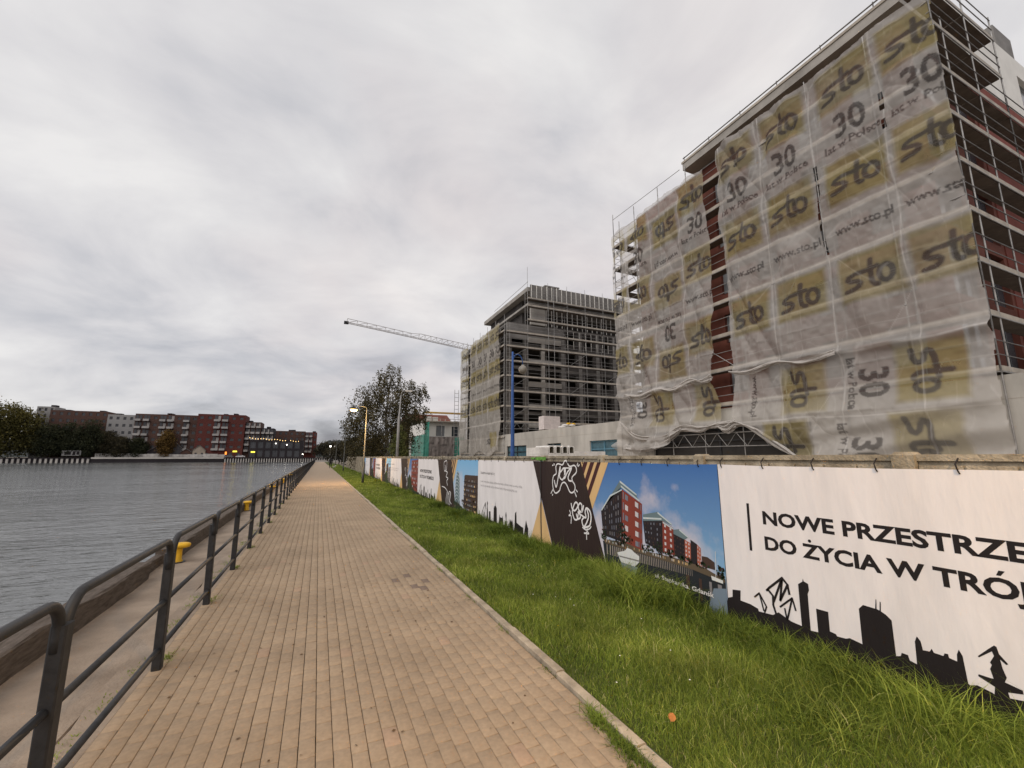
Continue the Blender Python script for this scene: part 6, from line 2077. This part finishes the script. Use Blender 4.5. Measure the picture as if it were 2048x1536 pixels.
for i, (x, z, lab) in enumerate(((-23.5, 9.6, 'left of two white lamps on the pavilion wall'), (-17.8, 8.9, 'right of two white lamps on the pavilion wall'), (-9.0, 3.4, 'bright white lamp low on the far bank near the path end'))):
    t = thing('wall_lamp', lab, 'lamp', (x, 285.3, FZ), 'white lamps on the far bank')
    pole('post', (0, .1, 0), (0, .1, z - FZ), .05, mt_black, t)
    MB().lathe([(.05, -.2), (.26, -.1), (.28, .1), (.08, .2)], 8, c=(0, 0, z - FZ)).build('lamp_glass', mt_white_lamp, t)

# quay walls
def piled_quay(label, x0, x1, n, pw):
    t = thing('quay_wall', label, 'quay wall', ((x0 + x1) / 2, 283, 0))
    w = (x1 - x0) / 2
    MB().box(-w, w, .35, 1.2, -3, FZ - .35).build('wall', mt_fdark, t)
    MB().box(-w, w, -.25, 1.2, FZ - .35, FZ + .1).build('cap_beam', mt_fdark, t)
    for i in range(n):
        x = -w + (i + .5) * 2 * w / n
        MB().box(x - pw, x + pw, -.05, .34, -2.5, FZ - .36).build('pile', mt_fquay, t)
piled_quay('dark quay wall on pale piles at far left under the trees', -170, -104.2, 34, .42)
piled_quay('dark quay wall on small pale piles across the water near the path end', -48, 30, 62, .26)
t = thing('quay_wall', 'pale concrete quay strip with dark waterline on the far bank', 'quay wall', (-76, 283, 0))
MB().box(-28.1, 27.9, 0, 2.5, FZ - .55, FZ + .25).build('deck_edge', mt_fquay, t)
MB().box(-28.1, 27.9, .3, 2.4, -3, FZ - .56).build('wall', mt_fdark, t)
t = thing('boundary_wall', 'pale graffiti-stained low wall along the far quay', 'wall', (-76, 286.3, FZ))
for i in range(16):
    MB().box(-28 + i * 3.5, -28 + i * 3.5 + 3.42, 0, .3, 0, 2.0 + random.uniform(-.25, .3)).build('panel', mt_fwall, t)
t = thing('sign_panel', 'white framed panel standing on the far left quay', 'sign', (-112.5, 285, FZ))
MB().box(-3.6, 3.6, -.1, .1, 1.0, 3.6).build('panel', mt_fwhite, t)
for x in (-3.2, 3.2):
    pole('post', (x, .15, 0), (x, .15, 3.4), .1, mt_black, t)
MB().box(-2.6, -.2, -.14, -.102, 1.5, 2.9).box(.5, 1.5, -.14, -.102, 1.3, 3.2).box(2.0, 2.9, -.14, -.102, 1.5, 3.2).build('print', mt_fdark, t)

def shed(label, x, y, w, d, h, rh, wall, roof, win=2):
    t = thing('gabled_house', label, 'house', (x, y, FZ), 'gabled houses on the far bank')
    mb_ = MB()
    wall_open(mb_, 1, 0, -w, w, 0, h, [(-w + (i + .5) * 2 * w / win - .5, -w + (i + .5) * 2 * w / win + .5, h * .35, h * .35 + 1.2) for i in range(win)], .2)
    mb_.poly([(-w, 0, h), (w, 0, h), (0, 0, h + rh)])
    mb_.poly([(-w, 0, 0), (-w, d, 0), (-w, d, h), (-w, 0, h)]).poly([(w, 0, 0), (w, d, 0), (w, d, h), (w, 0, h)])
    mb_.build('wall', wall, t)
    r_ = MB()
    for s_ in (-1, 1):
        r_.poly([(s_ * (w + .4), -.4, h - .3), (0, -.4, h + rh + .1), (0, d, h + rh + .1), (s_ * (w + .4), d, h - .3)])
        r_.poly([(s_ * (w + .4), -.4, h - .5), (0, -.4, h + rh - .1), (0, -.4, h + rh + .1), (s_ * (w + .4), -.4, h - .3)])
    r_.build('roof', roof, t)
    for i in range(win):
        a = -w + (i + .5) * 2 * w / win
        MB().box(a - .5, a + .5, .15, .18, h * .35, h * .35 + 1.2).build('window', mt_fwin, t)
mt_froof = M('grey far roof', (0.12, 0.105, 0.10), 0.9, .2, .3)
shed('dark gabled shed with pale roof edge on the far bank', -79, 287.5, 4.6, 7, 3.4, 3.0, mt_fdark, mt_froof)
shed('taller grey gabled house beside the dark shed', -72.5, 288, 3.6, 8, 5.5, 3.2, M('grey boards', (.07, .065, .07), .9, .2, .3), mt_froof)
shed('small beige gabled house before the red corner block', -60.5, 286.6, 2.9, 6, 4.3, 2.6, M('beige render', (.30, .25, .20), .9, .15, .3), mt_froof)
shed('low brown shed between the grey and beige houses', -66.5, 287.6, 2.4, 6, 3.2, 1.6, mt_fbrick, mt_froof, 1)

# white car
mt_car = M('white car paint', (0.52, 0.50, 0.50), 0.3, .05, .3, spec=.5)
def car(label, x, y, mat):
    t = thing('parked_car', label, 'car', (x, y, FZ + .02), 'cars on the far bank')
    side = [(-2.2, .35), (-2.25, .75), (-1.95, .95), (-1.3, 1.0), (-.75, 1.42), (.7, 1.45), (1.45, 1.02), (2.15, .92), (2.25, .6), (2.2, .35)]
    mb_ = MB()
    n_ = len(side)
    for yy_ in (-.88, .88):
        mb_.v += [(a, yy_ * (.86 if z > 1.2 else 1), z) for a, z in side]
    mb_.f += [(i, (i + 1) % n_, n_ + (i + 1) % n_, n_ + i) for i in range(n_)] + [tuple(range(n_)), tuple(range(n_, 2 * n_))[::-1]]
    mb_.m = [0] * len(mb_.f)
    mb_.build('body', mat, t)
    MB().poly([(-1.15, -.875, 1.02), (-.65, -.785, 1.37), (.62, -.785, 1.39), (1.25, -.875, 1.03)]).build('window', mt_fwin, t)
    for a in (-1.4, 1.4):
        w_ = MB().tube([(a, -.93, .32), (a, -.70, .32)], .32, 14).build('wheel', mt_black, t, True)
        MB().tube([(a, -.945, .32), (a, -.935, .32)], .18, 10).build('rim', mt_steel, w_, True)
car('white car parked by the far quay below the yellow signs', -40.5, 284.6, mt_car)
car('grey car left of the white car on the far quay', -46.0, 284.8, M('grey car paint', (.12, .12, .125), .3, .05, .3))

# trees on the far bank
FT = 'trees on the far bank'
tree('broadleaf_tree', 'big olive-yellow tree at the left frame edge across the water', (-140, 288, FZ), 27, [(0, 0, 17.5, 9, 7, 8.5), (7, 0, 15, 6.5, 6, 8), (11, 0, 9, 4.5, 5, 6.5), (-8, 0, 15, 7, 7, 9), (0, 0, 7, 11, 7, 6)], lm_olive, 26000, .85, .7, group=FT, seed=11)
for i, (x, h, w, lf_, lab) in enumerate(((-123, 17, 6, lm_dark, 'dark green tree right of the olive tree at far left'), (-115, 18, 6, lm_dark, 'darkest round tree before the brown block'), (-107.5, 20, 5.5, lm_dark, 'tall dark tree reaching the roof of the brown block'), (-100.5, 14, 4.5, lm_bush, 'brownish tree before the white block'), (-94.5, 11, 4.2, lm_bush, 'dull bush tree left of the dark shed'), (-88, 10.5, 4, lm_dark, 'low dark tree before the brown balcony block'), (-75.5, 15.5, 3.3, lm_autumn, 'yellowish autumn tree above the gabled sheds'))):
    tree('broadleaf_tree', lab, (x, 287 + i % 2, FZ), h, [(0, 0, h * .72, w * .7, w * .6, h * .26), (-w * .45, 0, h * .5, w * .65, w * .6, h * .3), (w * .45, 0, h * .48, w * .65, w * .6, h * .3), (0, 0, h * .28, w * .9, w * .7, h * .25)], lf_, 7000, .65, .35, group=FT, seed=50 + i)
for i, (x, y, h, w, lf_, lab) in enumerate(((2.5, 292, 10, 5, lm_bush, 'brown-green tree across the water just left of the path end'), (10, 290, 11, 6, lm_bush, 'brown-green tree across the water beyond the path end'), (19, 294, 13, 6, lm_dark, 'dark tree across the water right of the path end'), (28, 292, 12, 6, lm_bush, 'dull tree across the water behind the birch'))):
    tree('broadleaf_tree', lab, (x, y, FZ), h, [(0, 0, h * .68, w * .7, w * .6, h * .28), (-w * .45, 0, h * .42, w * .7, w * .6, h * .32), (w * .45, 0, h * .42, w * .7, w * .6, h * .32)], lf_, 2600, .8, .3, group=FT, seed=70 + i)
# hills
mt_hill = M('wooded hill', (0.045, 0.050, 0.048), 0.95, .3, .02)
r_ = np.random.default_rng(4)
xs_ = np.linspace(-500, 500, 240)
hz_ = 24 + 7 * np.sin(xs_ * .012 + .5) + 4 * np.sin(xs_ * .045) + r_.normal(0, 1.6, 240)
hl = MB()
for i in range(239):
    hl.poly([(xs_[i], 880, FZ), (xs_[i + 1], 880, FZ), (xs_[i + 1], 930, hz_[i + 1]), (xs_[i], 930, hz_[i])])
    hl.poly([(xs_[i], 930, hz_[i]), (xs_[i + 1], 930, hz_[i + 1]), (xs_[i + 1], 1100, hz_[i + 1] * .8), (xs_[i], 1100, hz_[i] * .8)])
struct(hl.build('hills', mt_hill))
# railing and low wall at the end of the path
t = thing('end_wall', 'low pale wall across the far end of the path', 'wall', (4, 174.6, 0))
MB().box(-5.2, 12, 0, .3, -.02, .55).build('wall', mt_fquay, t)
MB().box(-5.25, 12.05, -.04, .34, .552, .62).build('coping', mt_fquay, t)

# ================================================================== person and dog
mt_cloth = flat('black coat', (0.012, 0.011, 0.012), .9)
mt_trous = flat('dark trousers', (0.016, 0.016, 0.02), .9)
mt_skin = flat('skin', (0.36, 0.22, 0.16), .6)
def skinned(name, verts, edges, mats, pick, parent=None, sub=1):
    me = bpy.data.meshes.new(name)
    me.from_pydata([v[:3] for v in verts], edges, [])
    ob = bpy.data.objects.new(name, me)
    COL.objects.link(ob)
    sk = ob.modifiers.new('skin', 'SKIN')
    ob.modifiers.new('sub', 'SUBSURF').levels = sub
    lay = me.skin_vertices[0].data
    for i, v in enumerate(verts):
        lay[i].radius = (v[3], v[4] if len(v) > 4 else v[3])
        lay[i].use_root = (i == 0)
    dg = bpy.context.evaluated_depsgraph_get()
    m2 = bpy.data.meshes.new_from_object(ob.evaluated_get(dg))
    bpy.data.objects.remove(ob)
    m2.name = name
    m2.materials.clear()
    for k in mats:
        m2.materials.append(k)
    for p_ in m2.polygons:
        p_.use_smooth = True
        p_.material_index = pick(p_.center)
    o_ = link(name, m2, parent)
    return o_
def person_mesh():
    vs_ = [(0, 0, .92, .15, .12), (0, -.01, 1.12, .14, .10), (0, 0, 1.32, .17, .11), (0, 0, 1.45, .075), (0, .01, 1.53, .055), (0, .02, 1.62, .088, .10), (0, .02, 1.70, .075, .09)]
    es = [(0, 1), (1, 2), (2, 3), (3, 4), (4, 5), (5, 6)]
    def chain(start, pts):
        a = start
        for q_ in pts:
            vs_.append(q_)
            es.append((a, len(vs_) - 1))
            a = len(vs_) - 1
        return a
    chain(0, [(-.10, .03, .86, .095), (-.11, .16, .50, .065), (-.11, .10, .10, .042), (-.11, .24, .045, .035)])
    chain(0, [(.10, -.02, .86, .095), (.11, -.08, .50, .065), (.11, -.30, .14, .042), (.11, -.20, .05, .035)])
    for s_, sw in ((-1, -.12), (1, .16)):
        e = chain(2, [(s_ * .20, 0, 1.36, .07), (s_ * .25, sw * .3, 1.10, .055), (s_ * .25, sw + .05, .86, .038), (s_ * .25, sw + .07, .79, .032)])
        for k, (dx, L) in enumerate(((-.028, .07), (-.01, .085), (.01, .08), (.026, .065))):
            chain(e, [(s_ * .25 + dx, sw + .085, .755, .009), (s_ * .25 + dx, sw + .09, .755 - L * .6, .008), (s_ * .25 + dx * .9, sw + .085, .755 - L, .007)])
        chain(e, [(s_ * .25, sw + .11, .77, .010), (s_ * .25, sw + .125, .735, .008)])
    return vs_, es
pv_, pe_ = person_mesh()
pick = lambda c: 2 if (c.z > 1.50 and c.z < 1.66 and c.y > .05) or (c.z < .80 and abs(c.x) > .19 and c.z > .6) else (1 if c.z < .70 else 0)
t = thing('person', 'person in black walking away on the far path beside a small white dog', 'person', (1.75, 74.5, 0))
skinned('body', pv_, pe_, [mt_cloth, mt_trous, mt_skin], pick, t)
t = thing('person', 'tiny dark figure standing on the far quay at left', 'person', (-98.5, 284.3, FZ + .02))
skinned('body', pv_, pe_, [mt_cloth, mt_trous, mt_skin], pick, t)
mt_fur = flat('white fur', (0.50, 0.47, 0.42), .95)
dv = [(0, .02, .27, .075, .085), (0, .17, .28, .085, .095), (0, -.15, .28, .07, .08), (0, .27, .36, .055), (0, .33, .44, .058), (0, .42, .42, .028), (0, -.24, .33, .02), (0, -.30, .43, .014)]
de = [(0, 1), (0, 2), (1, 3), (3, 4), (4, 5), (2, 6), (6, 7)]
for sx_ in (-1, 1):
    for (y_, root, knee, foot) in ((.17, 1, .02, .0), (-.15, 2, .05, -.04)):
        b_ = len(dv)
        dv += [(sx_ * .055, y_, .21, .035), (sx_ * .06, y_ + (knee if root == 2 else -knee), .13, .023), (sx_ * .06, y_ + foot, .06, .017), (sx_ * .06, y_ + foot + .03, .02, .019)]
        de += [(root, b_), (b_, b_ + 1), (b_ + 1, b_ + 2), (b_ + 2, b_ + 3)]
    b_ = len(dv)
    dv += [(sx_ * .045, .32, .49, .02), (sx_ * .055, .31, .53, .008)]
    de += [(4, b_), (b_, b_ + 1)]
t = thing('dog', 'small white dog on the kerb beside the walking person', 'dog', (2.25, 73.2, .05), rz=-.9)
skinned('body', dv, de, [mt_fur], lambda c: 0, t)
